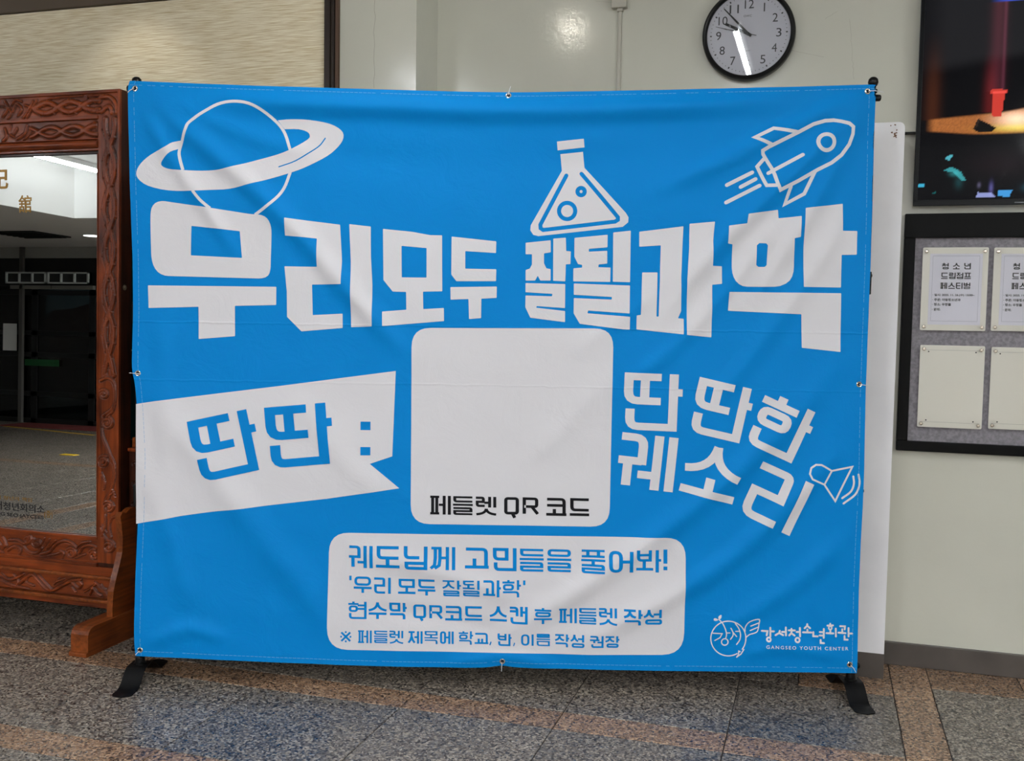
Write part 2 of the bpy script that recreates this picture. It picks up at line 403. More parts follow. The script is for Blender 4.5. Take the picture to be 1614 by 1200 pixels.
def syllable(ch, tv, th):
    """strokes of one syllable in a unit square, y down"""
    c = ord(ch) - 0xAC00; I, V, F = CHO[c // 588], JUNG[(c % 588) // 28], JONG[c % 28]; S = []
    fin = F != ' '
    if V in 'ㅏㅐㅓㅔㅕㅣ':
        ib = (0.60 if I == 'ㅎ' else 0.55) if fin else 1.0
        if V == 'ㅏ': xs = [0.845]; ir = 0.63
        elif V == 'ㅣ': xs = [1 - tv / 2]; ir = 0.66
        elif V in 'ㅓㅕ': xs = [1 - tv / 2]; ir = 0.56
        elif V == 'ㅔ': xs = [0.68, 1 - tv / 2]; ir = 0.44
        else: xs = [0.66, 1 - tv / 2]; ir = 0.48
        if V in 'ㅏㅣㅐ' and I == 'ㅎ': ir += 0.02
        S += jamo(I, 0, 0, ir, ib if not (I == 'ㅎ' and not fin) else .96, tv, th)
        merge = F in 'ㄴㅁ' and fin
        vb = (1.0 if merge else 0.57) if fin else 1.0; ty = 0.32 if fin else 0.48
        for k, x in enumerate(xs): S.append(([(x, 0), (x, vb if k == len(xs) - 1 else (0.57 if fin else 1.0))], False))
        if V == 'ㅏ': S.append(([(0.845, ty), (1.0, ty)], False))
        if V == 'ㅐ': S.append(([(xs[0], ty), (xs[1], ty)], False))
        if V in 'ㅓㅔ': S.append(([(ir - .02 if V == 'ㅓ' else ir - .02, ty), (xs[0], ty)], False))
        if V == 'ㅕ': S += [([(ir - .05, ty - .1), (xs[0], ty - .1)], False), ([(ir - .05, ty + .1), (xs[0], ty + .1)], False)]
        vr = xs[-1] + tv / 2
        if F == 'ㄴ': S.append(([(.04 + tv / 2, .665 if I == 'ㅎ' else .63), (.04 + tv / 2, 1 - th / 2, tv), (vr, 1 - th / 2)], False))
        elif F == 'ㅁ': S += jamo('ㅁ', .04, .65, vr, 1, tv, th)
        elif fin: S += jamo(F, .08 if F == 'ㅇ' else .03, .64, vr + (.03 if F == 'ㅇ' else 0), 1, tv, th)
    elif V in 'ㅗㅛㅜㅡ':
        if fin:
            three = F in 'ㄹㅁ' or True
            y_i, y_v, y_f = (0.33, 0.455, 0.58)
            if V == 'ㅗ': y_i, y_v, y_f = .34, .52, .66
            if V == 'ㅜ': y_i, y_v, y_f = .34, .455, .62
            S += jamo(I, .02, 0, .98, y_i, tv, th); S.append(([(0, y_v), (1, y_v)], False))
            if V == 'ㅗ': S.append(([(.5, y_i - th), (.5, y_v)], False))
            if V == 'ㅜ': S.append(([(.5, y_v), (.5, y_f)], False))
            S += jamo(F, .02, y_f, .98, 1, tv, th)
        elif V == 'ㅜ':
            S += jamo(I, .04 if I != 'ㅅ' else 0, 0, .96 if I != 'ㅅ' else 1, .56, tv, th)
            S.append(([(0, .69), (1, .69)], False)); S.append(([(.5, .69), (.5, 1)], False))
        elif V == 'ㅡ':
            S += jamo(I, .03 if I != 'ㅅ' else 0, 0, .98, .74, tv, th); S.append(([(0, 1 - th / 2), (1, 1 - th / 2)], False))
        else:
            leg = I in 'ㄱㅋ'
            S += jamo(I, .04 if I != 'ㅅ' else 0, 0, .96 if I != 'ㅅ' else 1, 1 if leg else .6, tv, th) if not (I == 'ㅋ') else \
                 [([(.04, th / 2), (.96 - tv / 2, th / 2, tv), (.96 - tv / 2, 1)], False), ([(.04, .42), (.96 - tv / 2, .42)], False)]
            S.append(([(0, 1 - th / 2), (1, 1 - th / 2)], False))
            t0 = .52 if leg else .58
            if I == 'ㅋ': t0 = .62
            if I == 'ㅅ': t0 = .62
            if V == 'ㅗ': S.append(([(.4 if leg else .5, t0), (.4 if leg else .5, 1 - th / 2)], False))
            else: S += [([(.3, t0), (.3, 1 - th / 2)], False), ([(.55, t0), (.55, 1 - th / 2)], False)]
    else:
        if V in 'ㅘㅚ':
            if fin:
                S += jamo(I, .02, 0, .64, .3, tv, th); S.append(([(.33, .28), (.33, .46)], False)); S.append(([(0, .48), (.68, .48)], False))
                S.append(([(.9, 0), (.9, .56)], False)); S += jamo(F, .02, .62, .96, 1, tv, th)
                if V == 'ㅘ': S.append(([(.9, .25), (1, .25)], False))
            else:
                leg = I == 'ㄱ'
                S += jamo(I, .02, 0, .62, .86 if leg else .52, tv, th)
                S.append(([(.24 if leg else .32, .46), (.24 if leg else .32, .88)], False)); S.append(([(0, .86), (.68, .86)], False))
                S.append(([(.84, 0), (.84, 1)], False))
                if V == 'ㅘ': S.append(([(.84, .46), (1, .46)], False))
        elif V == 'ㅞ':
            S.append(([(.02, th / 2), (.49 - tv / 2, th / 2, tv), (.49 - tv / 2, .56)], False))
            S.append(([(0, .5), (.49 - tv / 2, .5)], False)); S.append(([(.17, .5), (.17, .96)], False))
            S += [([(.36, .74), (.66, .74)], False), ([(.68, 0), (.68, 1)], False), ([(.93, 0), (.93, 1)], False)]
        elif V == 'ㅝ':
            S += jamo(I, .03, 0, .62, .3, tv, th); S.append(([(0, .36), (.7, .36)], False)); S.append(([(.32, .36), (.32, .6)], False))
            S += [([(.55, .54), (.88, .54)], False), ([(1 - tv / 2, 0), (1 - tv / 2, 1)], False)]
            S.append(([(.1 + tv / 2, .7), (.1 + tv / 2, 1 - th / 2, tv), (1, 1 - th / 2)], False))
    return S
def other_char(ch, tv, th):
    if ch == 'Q': return [([(tv / 2, th / 2, .14), (.95 - tv / 2, th / 2, .14), (.95 - tv / 2, .78, .14), (tv / 2, .78, .14)], True), ([(.52, .78), (.68, 1.0)], False)]
    if ch == 'R': return [([(tv / 2, 1), (tv / 2, th / 2), (.95 - tv / 2, th / 2, .14), (.95 - tv / 2, .56, .14), (tv / 2, .56)], False), ([(.55, .56), (.92, 1.0)], False)]
    if ch == '!': return [([(.5, 0), (.5, .68)], False), ([(.5, .82), (.5, 1)], False)]
    if ch == "'": return [([(.5, 0), (.5, 1)], False)]
    if ch == ',': return [([(.75, 0), (.25, 1)], False)]
    if ch == '※': return [([(.12, .12), (.88, .88)], False), ([(.88, .12), (.12, .88)], False)] + \
        [([(x - .07, y), (x + .07, y)], False) for x, y in ((.5, .1), (.5, .9), (.1, .5), (.9, .5))]
    return []
def char_polys(ch, quad, tv_px, th_px, thin=1.0):
    """quad: TL, U (width vector), V (height vector) in photo pixels -> polygons in photo pixels"""
    TL, U, V = [np.array(q, float) for q in quad]
    W, H = np.linalg.norm(U), np.linalg.norm(V)
    tv, th = tv_px / W, th_px / H
    S = syllable(ch, tv, th) if 0xAC00 <= ord(ch) <= 0xD7A3 else other_char(ch, tv, th)
    out = []
    for pts, closed in S:
        P = fillet([(p[0] * W, p[1] * H) + ((p[2] * W,) if len(p) > 2 else ()) for p in pts], closed)
        wd = tv_px * 1.07
        if ch in "',!": wd = W * .62 if ch != ',' else W * .5
        poly = stroke(P, wd, closed, h=th_px if ch not in "',!" else wd)
        out.append([tuple(TL + U / W * q[0] + V / H * q[1]) for q in poly])
    return out

# ------------------------------------------------------------------ the banner: position, folds, mapping
BA = on_floor(221, 1046, .06); BB = on_floor(1343, 1071, .06); BA[2] = BB[2] = 0
BD = (BB - BA) / np.linalg.norm(BB - BA); BN = np.array([BD[1], -BD[0], 0.0]); BANG = math.atan2(BD[1], BD[0])
BW = float(np.linalg.norm(BB - BA)); CY = -0.035
BP = BA + BN * 0.035                      # a point of the cloth's plane, in front of the poles
def px2b(x, y):
    q = on_plane(x, y, BP, BN); return float(np.dot(q - BA, BD)), float(q[2])
def pxs(poly): return [px2b(p[0], p[1]) for p in poly]
FOLDS = [  # polyline in photo pixels, width px, height m
    ([(300, 158), (520, 166), (800, 176), (1050, 170), (1260, 158)], 17, 0.017),
    ([(420, 236), (800, 262), (1150, 238)], 30, -0.005),
    ([(228, 152), (330, 235), (450, 345), (560, 470), (640, 560)], 17, 0.012),
    ([(222, 165), (262, 235), (320, 320), (380, 410)], 13, 0.007),
    ([(240, 146), (380, 210), (520, 250)], 15, 0.006),
    ([(1360, 152), (1270, 190), (1150, 250), (1030, 300)], 15, 0.010),
    ([(1362, 156), (1300, 225), (1210, 310), (1120, 400), (1040, 500)], 16, 0.012),
    ([(1362, 160), (1320, 260), (1260, 360), (1190, 470)], 14, 0.008),
    ([(1340, 330), (1280, 430), (1200, 540), (1120, 640)], 15, 0.006),
    ([(1240, 330), (1160, 440), (1070, 540), (980, 610)], 14, 0.006),
    ([(1100, 380), (1010, 480), (900, 560)], 13, 0.004),
    ([(1330, 560), (1230, 680), (1120, 780), (1000, 870), (880, 950), (780, 1010)], 18, 0.010),
    ([(1330, 700), (1240, 800), (1140, 890), (1010, 965), (900, 1020)], 17, 0.009),
    ([(1340, 840), (1240, 930), (1120, 1000)], 16, 0.006),
    ([(990, 570), (900, 660), (820, 740)], 20, 0.004),
    ([(560, 870), (700, 905), (830, 950)], 18, 0.007),
    ([(560, 960), (700, 975), (800, 1000)], 15, -0.004),
    ([(230, 600), (300, 700), (400, 830), (480, 930), (520, 1000)], 26, 0.009),
    ([(222, 720), (270, 850), (300, 960)], 20, 0.006),
    ([(440, 600), (520, 700), (610, 790)], 22, 0.005),
    ([(250, 470), (260, 640), (262, 800)], 18, 0.005),
    ([(228, 1018), (300, 990), (360, 1010)], 13, 0.006),
    ([(700, 1046), (792, 1036), (880, 1050)], 11, 0.005),
    ([(1338, 1040), (1240, 1020), (1160, 1034)], 12, 0.005),
    ([(1325, 1035), (1290, 960), (1280, 860)], 14, 0.004),
]
_P0 = np.array(px2b(800, 600)); _PS = (px2b(900, 600)[0] - px2b(800, 600)[0]) / 100
_F = []
for pts, wd, amp in FOLDS:
    q = np.array(pxs(smooth_path(pts, n=3))); _F.append((q, wd * _PS, amp))
def fold_h(S, Z):
    P = np.stack([S, Z], 1); h = np.zeros(len(P))
    for q, wd, amp in _F:
        best = np.full(len(P), 1e9); tt = np.zeros(len(P)); n = len(q) - 1
        for i in range(n):
            a, b = q[i], q[i + 1]; d = b - a; t = np.clip(((P - a) @ d) / (d @ d), 0, 1)
            ds = ((P - a - t[:, None] * d) ** 2).sum(1); k = ds < best
            best[k] = ds[k]; tt[k] = (i + t[k]) / n
        taper = np.clip(np.sin(np.pi * np.clip(tt, 0, 1)) * 1.5 + .12, 0, 1)
        h += 1.6 * amp * np.exp(-best / wd ** 2) * taper
    h += 0.004 * np.sin(S * 5.1 + Z * 3.0 + 0.6) * np.sin(Z * 4.3 - S * 2.2 + 1.1)
    h += 0.0012 * np.sin(S * 17 + Z * 21) * np.sin(Z * 13 - S * 9 + 2)
    return h
def bnormals(S, Z):
    e = 0.004
    gx = (fold_h(S + e, Z) - fold_h(S - e, Z)) / (2 * e); gz = (fold_h(S, Z + e) - fold_h(S, Z - e)) / (2 * e)
    n = np.stack([-gx, -np.ones_like(gx), -gz], 1); return n / np.linalg.norm(n, axis=1)[:, None]
STAND = thing('banner_stand', 'black metal banner frame of two poles on flat arched feet, holding the blue banner', 'stand', tuple(BA), rz=BANG)
BANNER = thing('banner', 'large sky blue cloth banner with white Korean lettering and science drawings', 'banner', tuple(BA), rz=BANG)
def print_mesh(name, VF, m, lift=0.0008, label=None):
    """VF: list of (verts2d in banner coords, faces) joined to one flat print lying on the cloth"""
    vs, fs = [], []; k = 0
    for v, f in VF:
        if len(f) == 0: continue
        vs.append(v); fs.append(np.asarray(f) + k); k += len(v)
    v = np.concatenate(vs); f = np.concatenate(fs)
    P = np.stack([v[:, 0], CY - fold_h(v[:, 0], v[:, 1]) - lift, v[:, 1]], 1)
    a, b, c = P[f[:, 0]], P[f[:, 1]], P[f[:, 2]]
    n = np.cross(b - a, c - a); flip = n[:, 1] > 0; f[flip] = f[flip][:, ::-1]
    o = obj(name, P.tolist(), f.tolist(), m, BANNER, True, local=True)
    o.data.normals_split_custom_set_from_vertices(bnormals(v[:, 0], v[:, 1]).tolist())
    if label: o['label'] = label
    return o
def shape(ops_px, pitch=0.013, grid=True, roundpx=0.9):
    ops = []
    for s, p in ops_px:
        ops.append((s, pxs(fillet(p, True, roundpx, 2) if roundpx else p)))
    return fill(ops, pitch, grid)

# cloth sheet (Coons patch between the four hung edges, in photo pixels)
def edge_fn(pts):
    q = np.array(pts, float); d = np.r_[0, np.cumsum(np.linalg.norm(np.diff(q, axis=0), axis=1))]; d /= d[-1]
    sm = lambda t: np.stack([np.interp(t, d, q[:, 0]), np.interp(t, d, q[:, 1])], -1)
    return sm
top = edge_fn(smooth_path([(204, 127), (300, 131), (400, 135), (500, 138), (600, 141), (700, 144), (802, 146), (900, 144.5), (1000, 142.5), (1100, 140.5), (1240, 137), (1370, 133), (1379, 136)]))
bot = edge_fn(smooth_path([(214, 1034), (300, 1038), (400, 1043), (500, 1047), (600, 1050.5), (700, 1052.5), (760, 1053), (790, 1050), (820, 1053), (900, 1055), (1000, 1057), (1150, 1059), (1280, 1060), (1350, 1061)]))
lef = edge_fn(smooth_path([(204, 127), (201, 145), (203, 220), (205, 300), (208, 400), (209, 500), (208, 575), (213, 605), (216, 640), (219, 700), (220, 740), (218, 800), (214, 900), (212, 1000), (214, 1034)]))
rig = edge_fn(smooth_path([(1379, 136), (1377, 200), (1374, 330), (1371, 440), (1367, 560), (1364, 640), (1361, 760), (1357, 850), (1354, 930), (1351, 1040), (1350, 1061)]))
NX, NZ = 260, 205
u = np.linspace(0, 1, NX); v = np.linspace(0, 1, NZ)
Tn, Bn, Ln, Rn = top(u), bot(u), lef(v), rig(v)
UU, VV = np.meshgrid(u, v)
P = ((1 - VV)[..., None] * Tn[None] + VV[..., None] * Bn[None] + (1 - UU)[..., None] * Ln[:, None] + UU[..., None] * Rn[:, None]
     - ((1 - UU) * (1 - VV))[..., None] * Tn[0] - (UU * (1 - VV))[..., None] * Tn[-1] - ((1 - UU) * VV)[..., None] * Bn[0] - (UU * VV)[..., None] * Bn[-1])
b2 = np.array([px2b(a, b) for a, b in P.reshape(-1, 2)])
hh = fold_h(b2[:, 0], b2[:, 1])
CV = np.stack([b2[:, 0], CY - hh, b2[:, 1]], 1)
CF = []
for j in range(NZ - 1):
    for i in range(NX - 1):
        k = j * NX + i; CF.append((k, k + NX, k + NX + 1, k + 1))
cloth = obj('cloth', CV.tolist(), CF, M_CBLUE, BANNER, True, local=True)
cloth.data.normals_split_custom_set_from_vertices(bnormals(b2[:, 0], b2[:, 1]).tolist())
# back of the cloth so that it has a thickness
cb = obj('cloth_back', [(x, y + 0.0012, z) for x, y, z in CV.tolist()][:], [f[::-1] for f in CF], M_CWHITE, BANNER, True, local=True)

# ---- title lettering, traced syllable by syllable
def sc(base, s, pts): return [(base[0] + p[0] / s, base[1] + p[1] / s) + tuple(p[2:]) for p in pts]
A_ = lambda p: sc((220, 300), 5.3333, p)
B_ = lambda p: sc((500, 300), 5.3333, p)
C_ = lambda p: sc((800, 340), 5.7143, p)
D_ = lambda p: sc((1080, 320), 5.0, p)
TITLE = [
 ('우', [(1, A_([(190, 88, 9), (250, 98, 9), (600, 150, 9), (800, 180, 9), (940, 203, 9), (1030, 208, 9), (1080, 235, 9), (1105, 285, 9), (1113, 340, 9), (1103, 670, 9), (1085, 722, 9), (1030, 743, 9), (850, 738, 9), (210, 720, 9), (150, 690, 9), (112, 630, 9), (98, 560, 9), (92, 220, 9), (98, 150, 9), (130, 105, 9)])),
        (-1, A_([(438, 300), (600, 318), (845, 345), (865, 570), (433, 548)])),
        (1, A_([(70, 800), (1150, 812), (1148, 965), (803, 972), (803, 1227), (498, 1251), (496, 980), (75, 990)]))]),
 ('리', [(1, A_([(1228, 235), (1493, 266)]) + B_([(193, 290), (210, 600), (205, 790)]) + A_([(1450, 793), (1455, 1050)]) + B_([(213, 1038), (213, 1158)]) + A_([(1360, 1187), (1240, 1065), (1238, 850), (1220, 640), (1495, 645), (1495, 408), (1228, 383)])),
        (1, B_([(270, 285), (450, 305), (452, 560), (465, 800), (462, 1145), (285, 1152), (283, 600)]))]),
 ('모', [(1, B_([(553, 325), (800, 350), (950, 378), (1050, 380), (1052, 850), (890, 853), (893, 1000), (1065, 990), (1067, 1100), (550, 1142), (547, 1020), (750, 1005), (748, 855), (635, 852), (557, 755)])),
        (-1, B_([(710, 468), (920, 487), (920, 735), (711, 733)]))]),
 ('두', [(1, B_([(1130, 390), (1505, 430), (1503, 528), (1245, 512), (1245, 660), (1505, 665), (1503, 765), (1170, 765), (1128, 710)])),
        (1, B_([(1120, 815), (1510, 810), (1508, 905), (1380, 912), (1378, 1075), (1277, 1083), (1272, 915), (1122, 920)]))]),
 ('잘', [(1, C_([(163, 245), (388, 222), (390, 330), (328, 340), (328, 430), (350, 475), (388, 482), (388, 585), (295, 585), (272, 542), (248, 585), (163, 585), (163, 490), (200, 478), (220, 440), (220, 348), (163, 348)])),
        (1, C_([(412, 207), (525, 198), (528, 318), (570, 322), (567, 436), (525, 438), (520, 592), (410, 587)])),
        (1, C_([(162, 608), (520, 617), (517, 833), (262, 815), (258, 830), (518, 860), (517, 960), (205, 920), (160, 825), (162, 720), (400, 727), (405, 705), (162, 690)]))]),
 ('될', [(1, C_([(603, 200), (902, 172), (900, 285), (732, 299), (732, 325), (898, 317), (898, 432), (820, 440), (818, 465), (928, 468), (925, 597), (592, 592), (593, 475), (672, 468), (672, 443), (635, 436), (602, 370)])),
        (1, C_([(952, 152), (1110, 135), (1103, 600), (948, 595)])),
        (1, C_([(597, 612), (1103, 630), (1097, 882), (725, 855), (720, 880), (1102, 912), (1100, 1027), (1040, 1025), (650, 975), (595, 880), (597, 743), (938, 757), (940, 733), (597, 713)]))]),
 ('과', [(1, C_([(1187, 145), (1583, 97), (1560, 560), (1562, 860), (1533, 925), (1585, 930), (1583, 1070), (1160, 1025), (1162, 900), (1200, 895), (1213, 512), (1350, 512), (1340, 910), (1360, 910), (1380, 268), (1187, 280)])),
        (1, D_([(33, 165), (233, 148), (215, 300), (215, 497), (288, 500), (288, 638), (212, 645), (205, 1060), (10, 1040), (12, 600), (30, 350)]))]),
 ('학', [(1, D_([(338, 182), (480, 165), (490, 90), (728, 55), (733, 122), (912, 105), (905, 270), (855, 280), (857, 540, 12), (830, 615, 12), (750, 660, 12), (600, 662), (450, 660, 12), (390, 620, 12), (365, 550, 12), (368, 328), (330, 322)])),
        (-1, D_([(580, 318), (635, 320), (648, 335), (640, 490), (625, 505), (575, 505), (557, 490), (560, 335)])),
        (1, D_([(943, 42), (1240, 7), (1240, 220), (1355, 222), (1350, 408), (1232, 410), (1228, 667), (930, 662), (930, 350)])),
        (1, D_([(345, 702), (1230, 712), (1223, 1175), (920, 1142), (917, 878), (337, 850)]))])]
for ch, ops in TITLE: print_mesh('title_letter', [shape(ops, pitch=.0105)], M_CWHITE, 0.0014)
def S_(pts, w, caps='round', closed=False, sm=0):
    return stroke(smooth_path(pts, closed, sm) if sm else pts, w, closed, caps=caps)
E4 = lambda p: sc((200, 140), 4.4444, p)
# planet
print_mesh('planet_drawing', [shape([
    (1, S_(E4([(400, 572), (378, 500), (370, 440), (393, 365), (420, 285), (445, 235), (540, 165), (640, 112), (750, 93), (860, 108), (960, 160), (1060, 245), (1110, 320), (1147, 430)]), 4.6, 'butt', sm=4)),
    (1, S_(E4([(1145, 585), (1100, 700), (1020, 800), (900, 884)]), 4.6, 'butt', sm=4)), (1, S_(E4([(467, 715), (520, 780), (590, 840)]), 4.6, 'butt', sm=4)),
    (1, smooth_path(E4([(385, 365), (320, 378), (270, 410), (170, 460), (100, 520), (68, 580), (80, 630), (150, 680), (290, 712), (460, 717), (580, 710), (720, 702), (870, 670), (1150, 587), (1280, 535), (1400, 470), (1480, 400), (1515, 340), (1500, 290), (1420, 245), (1280, 220), (1150, 215), (1058, 222)]), n=3)
        + smooth_path(E4([(1105, 283), (1200, 283), (1260, 300), (1280, 325), (1265, 355), (1160, 420), (1060, 460), (900, 505), (720, 555), (620, 572), (480, 575), (330, 568), (260, 550), (240, 525), (260, 490), (310, 445), (368, 422)]), n=3)),
    (-1, S_(E4([(1065, 547), (1180, 505), (1290, 440), (1350, 395), (1388, 345)]), 1.9, sm=4))], roundpx=0)], M_CWHITE)
FL = lambda p: sc((820, 200), 6.315, p)
print_mesh('flask_drawing', [shape([
    (1, FL([(365, 147), (632, 118), (640, 203), (373, 233)])),
    (1, FL([(400, 270), (625, 247), (640, 405), (1050, 855), (1078, 900), (1075, 950), (1020, 995), (180, 1088), (130, 1075), (100, 1030), (105, 980), (415, 435)])),
    (-1, S_(FL([(460, 482), (200, 975), (203, 1010), (228, 1027), (945, 943), (973, 925), (973, 900), (610, 465)]), 6.4)),
    (-1, circle(*FL([(467, 837)])[0], 16.1)), (1, circle(*FL([(467, 837)])[0], 9.5)),
    (-1, circle(*FL([(606, 644)])[0], 9.0)), (1, circle(*FL([(606, 644)])[0], 2.4))], roundpx=0)], M_CWHITE)
RK = lambda p: sc((1130, 170), 6.6667, p)
print_mesh('rocket_drawing', [shape([
    (1, S_(RK([(655, 870), (625, 800), (600, 700), (575, 640), (480, 490), (475, 455), (540, 415), (860, 255), (1010, 175), (1130, 140), (1220, 135), (1300, 150), (1380, 170), (1425, 205), (1420, 280), (1380, 390), (1300, 500), (1200, 580), (1050, 655), (850, 770)]), 5.6, closed=True)),
    (1, S_(RK([(850, 260), (590, 220), (395, 315), (570, 392)]), 5.6)), (1, S_(RK([(1030, 670), (915, 905), (710, 1015), (770, 830)]), 5.6)),
    (1, S_(RK([(490, 540), (420, 620), (515, 820), (615, 820)]), 5.6)), (1, S_(RK([(535, 690), (895, 497)]), 5.6)),
    (1, S_(RK([(100, 815), (370, 680)]), 5.8)), (1, S_(RK([(245, 835), (405, 750)]), 5.8)), (1, S_(RK([(92, 998), (445, 820)]), 5.8)),
    (1, ring(*RK([(1139, 367)])[0], 12.6, 6.0))], roundpx=0)], M_CWHITE)
SP = lambda p: sc((1150, 600), 4.8, p)
print_mesh('loudspeaker_drawing', [shape([
    (1, S_(SP([(770, 683), (715, 650), (690, 637), (650, 636), (615, 660), (603, 705), (622, 745), (715, 787)]), 2.9, closed=True)),
    (1, S_(SP([(770, 683), (925, 652), (798, 912), (715, 787)]), 2.9)),
    (1, S_(SP([(933, 725), (938, 780), (915, 840), (850, 890)]), 3.1, sm=4)), (1, S_(SP([(972, 710), (980, 780), (950, 860), (860, 930)]), 3.1, sm=4))], roundpx=0)], M_CWHITE)
print_mesh('pennant_shape', [shape([(1, [(214.8, 637), (247, 632), (440, 608.7), (623.8, 585), (618.4, 719.5), (583, 731.3), (629.5, 769.7), (515, 786.5), (400, 799.4), (340, 806), (283.3, 813.7), (214.4, 826)])], roundpx=0)], M_CWHITE)
def rrect(x0, y0, x1, y1, r): return fillet([(x0[0], x0[1], r), (y0[0], y0[1], r), (x1[0], x1[1], r), (y1[0], y1[1], r)], True, n=6)
print_mesh('white_panel', [shape([(1, rrect((649, 517), (967, 518), (960.5, 831), (647.5, 825.5), 30))], roundpx=0)], M_CWHITE)
print_mesh('white_panel', [shape([(1, fillet([(519, 839.5, 32), (900, 845.5), (1081.5, 847.5, 34), (1077.5, 1032, 34), (930, 1032.3), (800, 1029.6), (515, 1024, 34)], True, n=6))], roundpx=0)], M_CWHITE)
# slanted syllables
def quad_c(tl, ang, W, H, angv=None):
    a = math.radians(ang); b = math.radians(angv if angv is not None else ang)
    return (tl, (W * math.cos(a), W * math.sin(a)), (-H * math.sin(b), H * math.cos(b)))
def lettering(name, items, m, lift, grid=False):
    VF = []
    for ch, quad, tv, th in items:
        VF.append(shape([(1, p) for p in char_polys(ch, quad, tv, th)], grid=grid, roundpx=0, pitch=.012))
    return print_mesh(name, VF, m, lift)
for it in [('딴', quad_c((985, 587), 2.4, 92, 90), 13.4, 11.6), ('딴', quad_c((1103.1, 594.1), 13.2, 91, 88), 13.4, 11.6),
           ('한', quad_c((1209.5, 615), 25, 90, 89), 13.2, 11.6), ('궤', quad_c((979.4, 681), 6.2, 89.5, 86), 13.6, 12),
           ('소', quad_c((1090.5, 694.5), 14.8, 87.5, 81.5), 13.2, 12), ('리', quad_c((1202, 727), 24.6, 87.5, 90), 13.4, 12)]:
    lettering('slogan_letter', [it], M_CWHITE, 0.0014, True)
lettering('pennant_lettering', [('딴', quad_c((296.8, 664.5), -12, 102, 98), 14.4, 12.6), ('딴', quad_c((416.9, 642.8), -4.8, 104, 96.5), 15.2, 13)], M_CBLUE, 0.0024, True)
for q4 in ([(568.2, 664.8), (583.9, 665), (583.9, 678.3), (568.2, 678)], [(568.2, 704.7), (583.9, 704.9), (583.9, 717.9), (568.2, 717.7)]):
    print_mesh('colon_dot', [shape([(1, q4)], grid=False, roundpx=0)], M_CBLUE, 0.0021)
def line(txt, spans, tv, th, tri=0.74):
    out = []
    for ch, (x0, x1, y0, y1) in zip(txt, spans):
        sk = 0.022
        dense = ch in '들을풀름렛될목궤께페잘봐현학후'
        out.append((ch, ((x0, y0), (x1 - x0, sk * (x1 - x0)), (0.0, y1 - y0 - sk * (x1 - x0))), tv * (.9 if dense else 1), th * (tri if ch in '들을풀름될목잘' else (.86 if dense else 1))))
    return out
lettering('text_line', line('페들렛QR코드', [(678.3, 710.6, 781, 811.2), (714, 745.3, 782, 812.2), (750, 782, 782.8, 813), (794.8, 819, 783.8, 816.5), (823.9, 849.6, 784.2, 810.6), (861, 892.8, 784.9, 813.7), (898, 928.6, 785.3, 814)], 4.9, 4.2), M_CBLACK, 0.0021)
lettering('text_line', line('궤도님께고민들을풀어봐!', [(550, 588, 859.6, 895.6), (593, 630.4, 860, 895), (637, 674, 860.5, 897.5), (679.4, 717.6, 861.5, 898), (733, 770.4, 863, 896.5), (777, 814, 863.5, 900.5), (819, 857, 865, 901.5), (862.4, 900.4, 865.6, 902), (916, 953.6, 866, 903.5), (959.6, 997.6, 867.5, 902), (1002.4, 1042, 866, 902.5), (1043.6, 1053.6, 866, 899)], 5.5, 4.8), M_CBLUE, 0.0021)
lettering('text_line', line("'우리모두잘될과학'", [(549.4, 555.4, 907.6, 915), (557.6, 586, 908.6, 935), (590, 616, 910, 936), (627.6, 655, 912, 936.5), (658.6, 686.4, 912.5, 939), (698, 727, 913.5, 940.4), (729.6, 757, 914, 940.5), (761.6, 789.6, 914, 941), (792, 821, 914, 941.5), (823.4, 829.2, 915, 922.5)], 3.9, 3.6), M_CBLUE, 0.0021)
lettering('text_line', line('현수막QR코드스캔후페들렛작성', [(549, 577.6, 948.4, 976.4), (581, 609, 949.6, 976.4), (613.6, 641, 950, 977), (651.4, 672.4, 953, 979.6), (676.6, 698, 954, 976), (701.6, 728.4, 955, 979.6), (732.6, 760, 955.6, 979.6), (772, 799, 955.6, 980), (803.6, 831.6, 956, 983.6), (841.6, 870, 957, 983.6), (881, 909, 958, 982.4), (912.4, 940, 958, 984), (944, 972, 958, 985), (983, 1012, 959, 985), (1014, 1042.4, 959, 984.4)], 4.0, 3.6), M_CBLUE, 0.0021)
lettering('text_line', line('※페들렛제목에학교,반,이름작성권장', [(536, 554.4, 994.4, 1013), (564.4, 586, 993.6, 1014), (589.6, 611, 994, 1014), (614, 635.6, 994, 1015), (644, 666, 995, 1015), (669, 690, 995, 1015.6), (693.6, 715, 995.6, 1015.6), (723, 745.6, 995.6, 1017), (748, 769.6, 998.4, 1016), (771, 775, 1012, 1017.6), (784.4, 806.4, 999, 1019), (808.6, 812, 1013.6, 1019), (821.4, 841, 999.6, 1018.4), (845.6, 867, 999, 1019), (875, 897, 999.6, 1020.4), (899.4, 920.4, 1000, 1021), (929.6, 951, 1001, 1021), (954, 976, 1001.6, 1021)], 3.1, 2.8), M_CBLUE, 0.0021)
